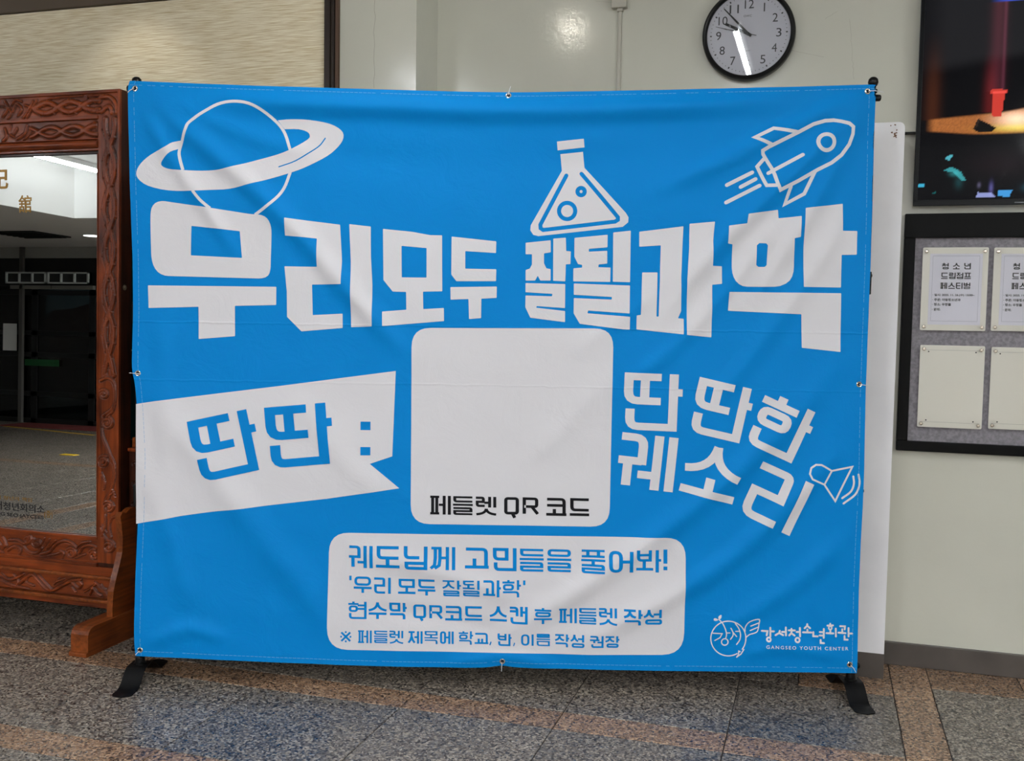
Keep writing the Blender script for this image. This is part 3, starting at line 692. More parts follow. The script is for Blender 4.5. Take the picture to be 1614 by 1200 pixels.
# emblem and name in the lower right corner
LG = lambda p: sc((1100, 960), 6.208, p)
def leaf(cx, cy, a, l, w):
    ca, sa = math.cos(a), math.sin(a); q = []
    for i in range(14):
        t = 2 * PI * i / 14; x, y = l * math.cos(t), w * math.sin(t) * (1 - .35 * math.cos(t)); q.append((cx + x * ca - y * sa, cy + x * sa + y * ca))
    return q
LW = 1.75
print_mesh('emblem', [shape([
    (1, S_([LG([(297 + 172 * math.cos(t), 288 + 172 * math.sin(t))])[0] for t in np.linspace(math.radians(48), math.radians(398), 60)][2:], LW)),
    (1, S_(LG([(412, 418), (399, 412), (396, 445), (378, 473)]), LW)), (1, S_(LG([(378, 473), (420, 440), (448, 395)]), LW)),
    (1, leaf(*LG([(216, 78)])[0], -1.0, 3.6, 2.2)), (1, leaf(*LG([(175, 104)])[0], .1, 3.6, 2.0)),
    (1, S_(LG([(203, 100), (240, 140), (268, 200), (278, 250), (270, 290)]), LW, sm=3)), (1, ring(*LG([(262, 323)])[0], 5.2, LW)),
    (1, S_(LG([(145, 235), (235, 240), (215, 280), (165, 308)]), LW)), (1, S_(LG([(277, 233), (312, 233)]), LW)),
    (1, S_(LG([(320, 185), (340, 225), (342, 260), (318, 297)]), LW, sm=3)), (1, S_(LG([(340, 225), (378, 270)]), LW)),
    (1, S_(LG([(368, 218), (408, 218)]), LW)), (1, S_(LG([(362, 138), (398, 190), (416, 250), (408, 305), (378, 348)]), LW, sm=3)),
    (1, S_(LG([(461, 222), (462, 180), (490, 135), (540, 110), (600, 103), (597, 150), (585, 212), (560, 235), (505, 252), (468, 282)]), LW, sm=3)),
    (1, S_(LG([(517, 168), (595, 138)]), LW)), (1, S_(LG([(512, 212), (587, 180)]), LW))], grid=False, roundpx=0)], M_CWHITE)
T3 = 2.9
def ls(*strokes): return [(1, S_(LG(s), T3, 'round')) for s in strokes]
print_mesh('centre_name', [shape(
    ls([(625, 215), (680, 218), (672, 258)], [(708, 185), (708, 268)], [(708, 220), (743, 220)], [(800, 215), (795, 235), (758, 256)], [(795, 235), (832, 256)], [(860, 182), (860, 258)], [(822, 225), (860, 225)],
       [(915, 196), (915, 206)], [(888, 210), (948, 211)], [(918, 212), (912, 238), (892, 258)], [(914, 238), (945, 260)], [(998, 187), (998, 268)], [(965, 226), (998, 226)],
       [(1070, 150), (1069, 166), (1044, 190)], [(1069, 166), (1097, 189)], [(1071, 203), (1071, 225)], [(1027, 229), (1110, 231)],
       [(1128, 227), (1128, 266), (1170, 268)], [(1227, 192), (1227, 280)], [(1190, 224), (1227, 224)], [(1188, 258), (1227, 258)], [(1198, 302), (1198, 330), (1230, 332)],
       [(1290, 142), (1290, 152)], [(1262, 159), (1318, 159)], [(1290, 200), (1290, 230)], [(1252, 232), (1320, 235)], [(1345, 190), (1345, 265)],
       [(1390, 168), (1437, 170), (1434, 200)], [(1410, 198), (1410, 230)], [(1372, 230), (1443, 237)], [(1472, 187), (1472, 268)], [(1472, 240), (1509, 240)], [(1432, 264), (1432, 298), (1463, 300)])
    + [(1, ring(*LG([(692, 297)])[0], 3.0, 2.7, 16)), (1, ring(*LG([(972, 302)])[0], 3.3, 2.7, 16)), (1, ring(*LG([(1290, 182)])[0], 2.5, 2.4, 16))], grid=False, roundpx=0)], M_CWHITE)
def text_tris(body, bold=0.0, spacing=1.0):
    cu = bpy.data.curves.new('t', 'FONT'); cu.body = body; cu.offset = bold; cu.space_character = spacing; cu.resolution_u = 3
    o = bpy.data.objects.new('t', cu); COL.objects.link(o)
    dg = bpy.context.evaluated_depsgraph_get(); dg.update()
    me = bpy.data.meshes.new_from_object(o.evaluated_get(dg)); me.calc_loop_triangles()
    v = np.array([q.co[:2] for q in me.vertices]); f = np.array([t.vertices[:] for t in me.loop_triangles])
    bpy.data.objects.remove(o); bpy.data.curves.remove(cu); bpy.data.meshes.remove(me)
    return v, f
def text_fit(body, x0, y0, x1, y1, bold=0.0, spacing=1.0):
    """text stretched to the box given in the target's own units (y up)"""
    v, f = text_tris(body, bold, spacing); a, b = v.min(0), v.max(0)
    v = (v - a) / (b - a); v[:, 0] = x0 + v[:, 0] * (x1 - x0); v[:, 1] = y0 + v[:, 1] * (y1 - y0); return v, f
v_, f_ = text_fit('GANGSEO YOUTH CENTER', 0, 0, 1, 1, 0.012, 1.35)
pp = [px2b(1207 + 129.5 * a, 1021.8 + 3.0 * a - 5.2 * b) for a, b in v_]
print_mesh('centre_name', [(np.array(pp), f_)], M_CWHITE)
# hem: pressed seam line and stitches along the four edges
def inset_px(k):
    e = []
    for t in np.linspace(0, 1, 120): e.append(top(t) + (0, k))
    return e
def stitches(fn, off, n):
    out = []
    for i in range(n):
        if random.random() < .08: continue
        a, b = fn((i + .08) / n) + off, fn((i + .86) / n) + off
        out.append((1, stroke([a, b], 0.55)))
    return fill([(s, pxs(p)) for s, p in out], 0.05, False)
M_THREAD = mat('thread', linear=(0.14, 0.36, 0.62), rough=0.7)
print_mesh('hem_stitching', [stitches(top, np.array([0, 6.5]), 170), stitches(bot, np.array([0, -8]), 170), stitches(lef, np.array([9.5, 0]), 130), stitches(rig, np.array([-8.5, 0]), 130)], M_THREAD, 0.0012)['kind'] = 'stuff'

# eyelets and cable ties
for ex, ey, tie in [(212.3, 139.3, [(212, 139), (205, 143), (201, 146)]), (801.5, 151.5, [(801.5, 151), (802.5, 145), (805, 137)]), (1367.5, 144, [(1368, 144), (1378, 143.5), (1393, 145.5)]),
                    (217.5, 588.5, [(223, 589.5), (214, 588.5), (204.5, 588)]), (1354.5, 606.3, [(1354, 606), (1361, 607), (1367, 608)]), (221.5, 1024.5, [(222, 1025), (218, 1028), (214.5, 1032)]),
                    (791.8, 1042.5, [(791.5, 1043), (790.8, 1051), (790.5, 1058)]), (1338.7, 1047.3, [(1339, 1047), (1344, 1052), (1348, 1059)])]:
    s_, z_ = px2b(ex, ey); yy = CY - float(fold_h(np.array([s_]), np.array([z_]))[0])
    r = 0.0105
    g = MB().lathe((s_, yy + .001, z_), (0, -1, 0), [(r * .55, 0), (r, 0), (r * 1.02, .002), (r * .85, .0038), (r * .6, .0034), (r * .5, .001), (r * .5, -.002)], 20)
    e = g.build('eyelet', M_CHROME, BANNER, True, local=True)
    MB().lathe((s_, yy - .0026, z_), (0, -1, 0), [(r * .52, 0), (r * .50, .0002)], 16).build('eyelet_hole', M_BLACK, e, local=True)
    e.children[0].parent = e
    pts = [];
    for k, q in enumerate(tie):
        a, b = px2b(*q); pts.append((a, yy - (.006 if k < 2 else .002), b))
    MB().tube(pts, .0014, 6).build('cable_tie', M_TIE, BANNER, local=True)

# ---- stand (in the same local frame)
def sl(o): return o
ZT = px2b(207, 127)[1] + .0
for xs, zt in ((0.0, 2.236), (BW - .006, 2.270)):
    MB().tube([(xs, 0, .06), (xs, 0, 1.15)], .0125, 14).tube([(xs, 0, 1.13), (xs, 0, zt - .02)], .0105, 14).build('pole', M_BLACK, STAND, True, local=True)
    MB().lathe((xs, 0, zt - .03), (0, 0, 1), [(.012, 0), (.016, .002), (.016, .012), (.009, .016), (.009, .022), (.015, .028), (.0185, .038), (.0165, .050), (.009, .057), (.001, .059)], 18).build('finial', M_BLACKP, STAND, True, local=True)
    for zc in ((.71, 1.395) if xs == 0 else (.75, 1.55)):
        MB().box((xs - .016, -.02, zc - .042), (xs + .016, .02, zc + .042), .004).lathe((xs + (.016 if xs else -.016), 0, zc + .028), (1 if xs else -1, 0, 0), [(.007, 0), (.008, .003), (.006, .006)], 12).build('pole_clamp', M_BLACKP, STAND, local=True)
    # foot: a flat bar arched over the floor, front and back tongues resting on it
    prof = []
    N_ = 34
    for i in range(N_ + 1):
        t = i / N_; y = -.198 + .412 * t
        a = abs(y)
        z = .004 + .056 * (1 if a < .028 else (0 if a > .125 else .5 + .5 * math.cos(PI * (a - .028) / .097)))
        wd = .037 * min(1.0, math.sqrt(max(0.0, 1 - max(0, abs(t - .5) * 2 - .86) ** 2 / .14 ** 2)) + .02)
        prof.append((y, z, wd))
    m = MB(); lean = .0
    for y, z, wd in prof:
        m.v += [(xs - wd, y, z), (xs + wd, y, z), (xs + wd, y, z - .0035), (xs - wd, y, z - .0035)]
    for i in range(N_):
        k = i * 4
        for a, b in ((0, 1), (1, 2), (2, 3), (3, 0)): m.f.append((k + a, k + b, k + 4 + b, k + 4 + a))
    m.f += [(3, 2, 1, 0), (N_ * 4, N_ * 4 + 1, N_ * 4 + 2, N_ * 4 + 3)]
    m.build('foot', M_BLACK, STAND, True, local=True)
    MB().lathe((xs, 0, .058), (0, 0, 1), [(.024, 0), (.024, .006), (.018, .01), (.018, .03), (.0145, .034)], 16).build('pole_socket', M_BLACKP, STAND, True, local=True)
MB().tube([(-.02, .004, 2.222), (BW * .25, .004, 2.200), (BW * .5, .004, 2.192), (BW * .75, .004, 2.200), (BW + .012, .004, 2.224)], .011, 12).build('crossbar', M_BLACK, STAND, True, local=True)
MB().tube([(-.015, .004, .118), (BW + .01, .004, .112)], .011, 12).build('crossbar', M_BLACK, STAND, True, local=True)
for xs, z in ((-.024, 2.222), (BW + .016, 2.224), (-.02, .118), (BW + .018, .112)):
    MB().lathe((xs - .012, .004, z), (1, 0, 0), [(.010, 0), (.0125, .004), (.0125, .016), (.010, .020)], 12).build('end_cap', M_BLACKP, STAND, True, local=True)

# ------------------------------------------------------------------ the room
DW = 4.385; COLF = 4.133
def struct(name, a, b, m, bev=0): return tag(box(name, a, b, m, None, bev), kind='structure')
# floor slab with stone tiles set on it
floor = struct('floor', (-13.5, -6.2, -.10), (5.2, 4.6, -.004), M_GROUT)
xs = [-12.08, -11.5, -10.93, -10.36, -9.79, -9.22, -8.65, -8.08, -7.51, -6.94, -6.37, -5.80, -5.42, -5.27, -4.85, -4.72, -4.26, -3.69, -3.12, -2.55, -1.985, -1.402, -.838, -.265, .304, .448, .786, 1.355, 1.924, 2.493, 3.062, 3.631, 4.2]
ys = [-5.9, -5.3, -4.72, -4.15, -3.57, -3.0, -2.42, -1.84, -1.26, -1.11, -.53, .05, .36, .94, 1.09, 1.82, 1.97, 2.555, 2.702, 3.283, 3.437, 4.0, 4.14, 4.38]
cells = []
for i in range(len(xs) - 1):
    for j in range(len(ys) - 1):
        x0, x1, y0, y1 = xs[i], xs[i + 1], ys[j], ys[j + 1]
        brown = False
        if y1 - y0 < .16 and x0 > -4.3: brown = True
        if abs(y0 + 1.26) < .01: brown = True
        if (abs(x0 + 5.42) < .01 or abs(x0 + 4.85) < .01) and y1 < 2.6: brown = True
        if abs(x0 - .304) < .01: brown = True
        if y0 >= 3.99: brown = (x0 >= -.27) if y0 < 4.1 else (x0 > -.3)
        if abs(y0 - 4.0) < .01 and x0 >= .44: brown = False
        if abs(y0 - 4.0) < .01 and -.27 <= x0 < -.2:
            cells.append((x0, -.045, y0, y1, False)); cells.append((-.045, x1, y0, y1, True)); continue
        cells.append((x0, x1, y0, y1, brown))
vis = [c for c in cells if c[2] > 1.9 and c[0] > -4.3 and c[1] < 2.0]
rest = [c for c in cells if c not in vis]
def tile_geo(mb, x0, x1, y0, y1, dz=0.0):
    g = .0019; b = .0012; x0 += g; x1 -= g; y0 += g; y1 -= g
    z = dz
    v = [(x0, y0, z - b), (x1, y0, z - b), (x1, y1, z - b), (x0, y1, z - b), (x0 + b, y0 + b, z), (x1 - b, y0 + b, z), (x1 - b, y1 - b, z), (x0 + b, y1 - b, z),
         (x0, y0, -.006), (x1, y0, -.006), (x1, y1, -.006), (x0, y1, -.006)]
    mb.add(v, [(4, 5, 6, 7), (0, 1, 5, 4), (1, 2, 6, 5), (2, 3, 7, 6), (3, 0, 4, 7), (8, 9, 1, 0), (9, 10, 2, 1), (10, 11, 3, 2), (11, 8, 0, 3)])
for c in vis:
    m = MB(); tile_geo(m, *c[:4], dz=random.uniform(-.0004, .0002)); m.build('stone_tile', G_BROWN if c[4] else G_GREY, floor)
for br in (False, True):
    m = MB()
    for c in rest:
        if c[4] == br: tile_geo(m, *c[:4])
    tag(m.build('stone_tiles_beyond', G_BROWN if br else G_GREY, floor), kind='stuff')

# display wall, column, skirting
struct('wall_back', (-1.722, DW, 0), (4.6, DW + .25, 3.15), M_WALL)
struct('wall_column', (-2.086, COLF, 0), (-1.722, DW + .25, 3.15), M_WALL)
struct('wall_right', (4.5, -6, 0), (4.7, DW, 3.15), M_WALL)
zb = float(on_wall(1500, 1020.3, DW)[2])
struct('baseboard_back', (-1.722, DW - .012, 0), (4.5, DW, zb), M_SKIRT, .003)
struct('baseboard_column', (-2.086, COLF - .010, 0), (-1.712, COLF, zb), M_SKIRT, .002)
# old cracks in the paint, hair-thin
def crack(name, pts, Y, w=.0007):
    m = MB(); P = []
    for (a, b), (c, d) in zip(pts[:-1], pts[1:]):
        n = 7
        for k in range(n): t = k / n; P.append((a + (c - a) * t + random.uniform(-1.3, 1.3), b + (d - b) * t))
    P.append(pts[-1])
    Q = [on_wall(x, y, Y) for x, y in P]
    poly = stroke([(q[0], q[2]) for q in Q], w); n = len(Q)
    v = [(p[0], Y - .0004, p[1]) for p in poly]; L_ = 2 * n
    m.add(v, [(i, i + 1, L_ - 2 - i, L_ - 1 - i) for i in range(n - 1)])
    o = m.build(name, mat('crack_dust', (142, 138, 124), .9), None); return o
wb = bpy.data.objects['wall_back']; wc = bpy.data.objects['wall_column']
for pts, Y, par in [([(591, 0), (590, 60), (589.5, 139)], COLF, wc), ([(1340, 30), (1343, 90), (1346, 125)], DW, wb),
                    ([(1298, 90), (1250, 80), (1235, 78)], DW, wb), ([(940, 2), (965, 4)], DW, wb), ([(1300, 30), (1320, 18)], DW, wb)]:
    o = crack('paint_crack', pts, Y, .0016 if par is wc else .0007); o.parent = par; o['kind'] = 'stuff'
# beige woven panel over the glazing at the left, with its dark trim and metal channel
M_STRAW = mat('woven_straw_panel', rough=0.6)
N, L, B = nodes(M_STRAW)
tc = N.new('ShaderNodeNewGeometry'); mp = N.new('ShaderNodeMapping'); mp.inputs['Scale'].default_value = (3.0, 1, 150)
L.new(tc.outputs['Position'], mp.inputs['Vector'])
nz = N.new('ShaderNodeTexNoise'); nz.inputs['Scale'].default_value = 3.2; nz.inputs['Detail'].default_value = 5; nz.inputs['Distortion'].default_value = .04; L.new(mp.outputs[0], nz.inputs['Vector'])
cr = N.new('ShaderNodeValToRGB'); cr.color_ramp.elements[0].position = .34; cr.color_ramp.elements[0].color = lin((206, 184, 138)); cr.color_ramp.elements[1].position = .6; cr.color_ramp.elements[1].color = lin((248, 238, 212))
L.new(nz.outputs['Fac'], cr.inputs[0]); L.new(cr.outputs[0], B.inputs['Base Color'])
bp = N.new('ShaderNodeBump'); bp.inputs['Strength'].default_value = .3; bp.inputs['Distance'].default_value = .002; L.new(nz.outputs['Fac'], bp.inputs['Height']); L.new(bp.outputs[0], B.inputs['Normal'])
tp = thing('straw_panel', 'straw coloured woven panel along the wall top above the carved mirror', 'wall panel', (-5.2, COLF, 2.41))
box('panel_face', (-8.2, COLF, 2.41), (-2.152, COLF + .05, 2.853), M_STRAW, tp)
M_TRIMB = mat('brown_trim', (84, 70, 54), .5)
box('top_trim', (-8.2, COLF - .02, 2.856), (-2.086, COLF + .06, 2.975), M_TRIMB, tp, .003)['label'] = 'dull brown trim board over the panel'
ch = thing('metal_channel', 'dark brown ribbed metal channel between woven panel and painted column', 'channel', (-2.12, COLF, 0))
M_CH = mat('channel_metal', (40, 30, 24), .4, .3)
for x0, x1, y0, mm in ((-2.152, -2.125, -.022, M_CH), (-2.125, -2.118, -.006, mat('channel_edge', (150, 138, 116), .4, .5)), (-2.118, -2.106, -.018, M_CH), (-2.106, -2.102, -.004, MATS['channel_edge']), (-2.102, -2.088, -.014, mat('rusty_edge', (84, 62, 48), .7))):
    box('rib', (x0, COLF + y0, 0), (x1, COLF + .08, 2.856), mm, ch)
struct('wall_left', (-13.4, COLF + .16, 0), (-2.086, DW + .25, 3.15), mat('dark_recess', (26, 30, 30), .6))
# dark teal glazing below the panel, seen in the gap beside the mirror
gw = thing('window_1', None, None, (-5, COLF + .1, 0)); gw['kind'] = 'structure'
zz = [float(on_wall(204, y, COLF + .1)[2]) for y in (366, 393, 551, 580, 692)]
M_TEAL = mat('teal_glass', (14, 62, 62), .12)
M_FR = mat('black_frame', (14, 14, 14), .4)
M_ALU = mat('aluminium', (150, 150, 148), .35, .8)
for a, b in ((zz[0], 2.41), (zz[2], zz[1]), (zz[4], zz[3])): box('pane', (-8.2, COLF + .10, a), (-2.16, COLF + .11, b), M_TEAL, gw)
for a, b in ((zz[1], zz[0]), (zz[3], zz[2]), (0, zz[4])): box('rail', (-8.2, COLF + .07, a), (-2.16, COLF + .13, b), M_FR, gw)
for zq in (zz[0], zz[2]): box('bead', (-8.2, COLF + .065, zq - .006), (-2.16, COLF + .07, zq + .001), M_ALU, gw)
for xq in (-3.6, -5.0, -6.4, -8.0): box('mullion', (xq - .03, COLF + .06, 0), (xq + .03, COLF + .13, 2.41), M_FR, gw)

# ceiling: raised field with white fascias, lower ceiling around it
struct('ceiling', (-7.95, -2.05, 3.15), (4.6, DW + .3, 3.25), M_CEIL)
struct('ceiling_lower', (-13.5, -6.2, 2.602), (4.7, -2.07, 2.72), M_CEIL)
struct('ceiling_lower_side', (-13.5, -2.07, 2.602), (-7.97, 4.6, 2.72), M_CEIL)
struct('trim_1', (-7.97, -2.05, 2.60), (-7.95, 4.3, 3.15), M_CEIL); struct('trim_2', (-7.97, -2.07, 2.60), (4.6, -2.05, 3.15), M_CEIL)

# fluorescent battens
def batten(x, y, label, l=1.2):
    if label.endswith('raised ceiling'): label += ', ' + {(-7.55, 1.0): 'front one at the far left fascia', (-2.9, 1.0): 'front one between mirror and banner', (1.8, 1.0): 'front one before the television', (4.0, 1.0): 'front one at the right wall', (-.54, -1.35): 'rear one behind the viewer', (1.8, -1.35): 'rearmost on the right side', (1.8, -.18): 'added for light in the middle of the right side', (3.1, 1.6): 'added for light short of the right wall, beside the television'}.get((x, y), 'over the room')
    t = thing('fluorescent_light', label, 'ceiling light', (x, y, 3.15), 'fluorescent battens on the ceiling')
    box('housing', (x - .035, y - l / 2, 3.105), (x + .035, y + l / 2, 3.15), mat('lamp_housing', (225, 225, 225), .4), t, .004)
    MB().tube([(x, y - l / 2 + .03, 3.085), (x, y + l / 2 - .03, 3.085)], .017, 10).build('tube', mat('tube_glow', (250, 250, 250), .3, emit=(246, 251, 255), estr=TUBE_E), t, True)
    for s in (-1, 1): box('lamp_holder', (x - .02, y + s * (l / 2 - .03) - .012, 3.062), (x + .02, y + s * (l / 2 - .03) + .012, 3.11), MATS['lamp_housing'], t)
for x in (-7.55, -5.2, -2.9, -.54, 1.8, 4.0):
    for y in ((2.12 if x == -.54 else 1.0), -1.35):
        if y < 0 and x in (-5.2, -2.9, 4.0): continue
        if x == -5.2: continue
        batten(x, y, 'white fluorescent batten reflected at the top of the mirror, nearest the ceiling corner' if (x < -7 and y < 0) else ('white fluorescent batten over the middle of the room, the one reflected in the clock glass' if (x == -.54 and y > 0) else 'white fluorescent batten on the raised ceiling'))
batten(1.8, -.18, 'white fluorescent batten on the raised ceiling', 1.0); batten(3.1, 1.6, 'white fluorescent batten on the raised ceiling')  # two unseen battens added to brighten the right side
# wall-washing downlights over the straw panel
def washer(x, y, label, watts=11):
    t = thing('downlight', label, 'downlight', (x, y, 3.15), 'small downlights along the straw panel')
    MB().lathe((x, y, 3.15), (0, 0, -1), [(.05, 0), (.065, .001), (.065, .006), (.045, .008)], 20).build('bezel', M_CHROME, t, True)
    ld = bpy.data.lights.new('washer_beam', 'SPOT'); ld.energy = watts; ld.spot_size = math.radians(78); ld.spot_blend = .6; ld.shadow_soft_size = .03; ld.color = (1, .96, .88)
    lo = bpy.data.objects.new('washer_beam', ld); COL.objects.link(lo); lo.parent = t; lo.location = (0, 0, -.012); lo.rotation_euler = (math.radians(14), 0, 0)
washer(-3.12, 3.72, 'small downlight over the straw panel, nearest the banner'); washer(-4.6, 3.72, 'small downlight over the straw panel, farther from the banner')
# unseen flush panels added to the lobby ceiling to brighten the lower walls
def fill_panel(x, y, label):
    t = thing('added_fill_panel', label, 'ceiling light', (x, y, 2.60), 'added fill panels in the lower ceiling')
    fr = MB()
    for a, b in (((x - .62, y - .32, 2.588), (x + .62, y - .30, 2.60)), ((x - .62, y + .30, 2.588), (x + .62, y + .32, 2.60)), ((x - .62, y - .30, 2.588), (x - .60, y + .30, 2.60)), ((x + .60, y - .30, 2.588), (x + .62, y + .30, 2.60))): fr.box(a, b)
    fr.build('frame', mat('lamp_housing', (225, 225, 225), .4), t)
    box('diffuser', (x - .60, y - .30, 2.591), (x + .60, y + .30, 2.5995), mat('fill_panel_glow', (250, 250, 250), .4, emit=(250, 252, 255), estr=FILL_PANEL_E), t)
for x, wd_ in ((-5.0, 'nearest the lobby doors seen in the mirror'), (-2.4, 'second from the mirror side'), (.2, 'straight behind the viewer'), (2.8, 'nearest the right wall')): fill_panel(x, -3.1, 'added flat white fill panel in the lower ceiling, ' + wd_)
# round downlight near the display wall
t = thing('downlight', 'round recessed downlight in the ceiling in front of the display wall', 'downlight', (-1.5, 2.75, 3.15))
MB().lathe((-1.5, 2.75, 3.15), (0, 0, -1), [(.055, 0), (.075, .001), (.075, .006), (.05, .008)], 24).build('bezel', M_CHROME, t, True)
MB().lathe((-1.5, 2.75, 3.1418), (0, 0, -1), [(.036, 0), (.035, .001)], 24).build('lamp', mat('downlight_glow', (255, 250, 240), .3, emit=(255, 247, 232), estr=SPOT_W * 4), t)

# ------------------------------------------------------------------ things on and before the display wall
# white board partition behind the banner's right edge
PY = 4.18
pt_x = float(on_wall(1390, 1050, PY)[0]) + .006; pt_z = float(on_wall(1424, 192, PY)[2]); sk_z = float(on_wall(1392, 1031.5, PY)[2])
pb = thing('board_partition', 'tall white painted board with rusty spots, standing behind the banner at the right', 'partition', ((pt_x - .6), PY, 0))
prof = fillet([(-.95, sk_z), (pt_x, sk_z), (pt_x, pt_z, .025), (-.95, pt_z, .025)], True, n=5)
MB().prism(prof, lambda p: (p[0], PY, p[1]), lambda p: (p[0], DW - .012, p[1])).build('panel', M_BOARDW, pb)
box('skirting', (-.95, PY + .001, 0), (pt_x + .001, DW - .012, sk_z), M_SKIRT, pb, .002)
m = MB(); M_RUST = mat('rust_spots', (112, 82, 60), .8)
for x, y, r in [(1404, 198, 1.1), (1411, 197, 1.2), (1413.5, 205, 1.1), (1406, 209, 1.4), (1410, 211, 1.6), (1413, 209.5, 1.2), (1411.5, 214, 1.7), (1409, 215.5, 1.1), (1412.5, 216.8, 1.0)]:
    q = on_wall(x, y, PY); k = []
    for i in range(9): a = 2 * PI * i / 9; rr = r * .0025 * random.uniform(.6, 1.3); k.append((q[0] + rr * 1.1 * math.cos(a), PY - .0006, q[2] + rr * math.sin(a)))
    m.add(k, [tuple(range(8, -1, -1))])
tag(m.build('rust_spots', M_RUST, pb), 'brown rusty spots', kind='stuff')
# narrow ledge between partition and screen
q0 = on_wall(1424, 200, DW - .03); q1 = on_wall(1462, 207, DW - .03)
lg = thing('cable_duct', 'short grey horizontal cable duct between white board and television', 'cable duct', (float(q0[0]), DW, float(q1[2])))
M_DUCT = mat('duct_paint', (178, 176, 164), .5)
box('duct', (float(q0[0]) - .1, DW - .03, float(q1[2])), (float(q1[0]) + .0, DW, float(q1[2]) + .020), M_DUCT, lg, .001)
box('duct_lip', (float(q0[0]) - .1, DW - .034, float(q1[2]) - .006), (float(q1[0]) + .0, DW, float(q1[2]) - .001), M_BLACK, lg)
# vertical conduit with junction box above the banner
cx0 = float(on_wall(974.2, 80, DW)[0]); cx1 = float(on_wall(979.2, 80, DW)[0])
cdn = thing('wall_conduit', 'thin vertical grey cable conduit with a small junction box above the banner', 'conduit', ((cx0 + cx1) / 2, DW, 1.2))
M_COND = mat('conduit_paint', (176, 172, 160), .45)
zt = float(on_wall(977, 18, DW)[2]); m = MB().box((cx0, DW - .012, .14), (cx1, DW, zt + .01), .002); m.build('conduit', M_COND, cdn)
bx0 = float(on_wall(966, 5, DW)[0]); bx1 = float(on_wall(989.5, 5, DW)[0]); zb2 = float(on_wall(977, 15, DW)[2])
box('junction_box', (bx0, DW - .035, zb2), (bx1, DW, zb2 + .12), M_COND, cdn, .003)
box('conduit_collar', (cx0 - .005, DW - .02, zb2 - .012), (cx1 + .006, DW, zb2 + .004), M_COND, cdn, .002)

# wall clock
qc = on_wall(1179.3, 52.0, DW - .045); CX, CZ = float(qc[0]), float(qc[2])
per = float(on_wall(1180.3, 52, DW - .045)[0] - on_wall(1179.3, 52, DW - .045)[0]); perz = float(on_wall(1179.3, 51, DW - .045)[2] - CZ)
CR = 73.5 * (per + perz) / 2; CI = CR * .897
ck = thing('wall_clock', 'round black-rimmed wall clock with white dial hanging over the banner', 'clock', (CX, DW, CZ))
MB().lathe((CX, DW, CZ), (0, -1, 0), [(CR * .97, 0), (CR, .008), (CR, .034), (CR * .985, .043), (CR * .955, .047), (CR * .92, .044), (CI, .036), (CI, .024), (CI * .5, .024)], 72).build('rim', mat('clock_rim', (7, 7, 8), .4, spec=.3), ck, True)
yd = DW - .0275
MB().lathe((CX, DW - .0262, CZ), (0, -1, 0), [(CI * 1.0, 0), (CI * .998, .0008)], 72).build('dial', mat('clock_dial', (205, 205, 214), .5), ck)
def flat(vs, f, y): return [(p[0], y, p[1]) for p in vs], [tuple(i) for i in f]
def orient(m): return m
def put_text(name, body, cx, cz, hgt, y, m, parent, bold=0.0, wid=None, spacing=1.0, rot=0.0):
    v, f = text_tris(body, bold, spacing); a, b = v.min(0), v.max(0); k = hgt / (b[1] - a[1]); kx = k if wid is None else wid / (b[0] - a[0])
    v = v - (a + b) / 2; v[:, 0] *= kx; v[:, 1] *= k
    P = [(cx + p[0] * math.cos(rot) + p[1] * math.sin(rot), y, cz - p[0] * math.sin(rot) + p[1] * math.cos(rot)) for p in v]
    return obj(name, P, [tuple(int(i) for i in t) for t in f], m, parent)
for n in range(1, 13):
    a = math.radians(30 * n); r = CI * .72
    put_text('numeral', str(n), CX + r * math.sin(a), CZ + r * math.cos(a), CI * .205, yd, M_INK, ck, 0.0, CI * (.125 if n < 10 else .22) if n not in (1,) else None)
put_text('dial_lettering', 'OWC', CX - CI * .03, CZ + CI * .44, CI * .055, yd, M_INK, ck)
put_text('dial_lettering', 'QUARTZ', CX - CI * .03, CZ - CI * .40, CI * .035, yd, mat('faint_ink', (110, 110, 116), .6), ck)
for i in range(60):
    a = math.radians(6 * i); big = i % 5 == 0; r0, r1, wd = (CI * .885, CI * .93, CI * .016) if big else (CI * .895, CI * .92, CI * .006)
    s_, c_ = math.sin(a), math.cos(a); P = [(r0, -wd), (r1, -wd), (r1, wd), (r0, wd)]
    o = obj('minute_mark', [(CX + p * s_ + q * c_, yd, CZ + p * c_ - q * s_) for p, q in P], [(0, 1, 2, 3)], M_INK, ck)
def hand(name, deg, l, tail, w0, w1, y, m):
    a = math.radians(deg); s_, c_ = math.sin(a), math.cos(a)
    P = [(-tail, -w0 * .7), (0, -w0), (l, -w1), (l, w1), (0, w0), (-tail, w0 * .7)]
    MB().prism(P, lambda p: (CX + p[0] * s_ + p[1] * c_, y, CZ + p[0] * c_ - p[1] * s_), lambda p: (CX + p[0] * s_ + p[1] * c_, y - .0012, CZ + p[0] * c_ - p[1] * s_)).build(name, m, ck)
hand('hour_hand', 296.3, CI * .62, CI * .08, CI * .038, CI * .028, DW - .0300, M_INK)
hand('minute_hand', 316.7, CI * .88, CI * .09, CI * .03, CI * .012, DW - .0325, M_INK)
hand('second_hand', 285.0, CI * .82, CI * .20, CI * .008, CI * .005, DW - .0345, M_INK)
MB().lathe((CX, DW - .0275, CZ), (0, -1, 0), [(CI * .035, 0), (CI * .035, .008), (CI * .02, .009)], 16).build('hub', M_BLACKP, ck, True)
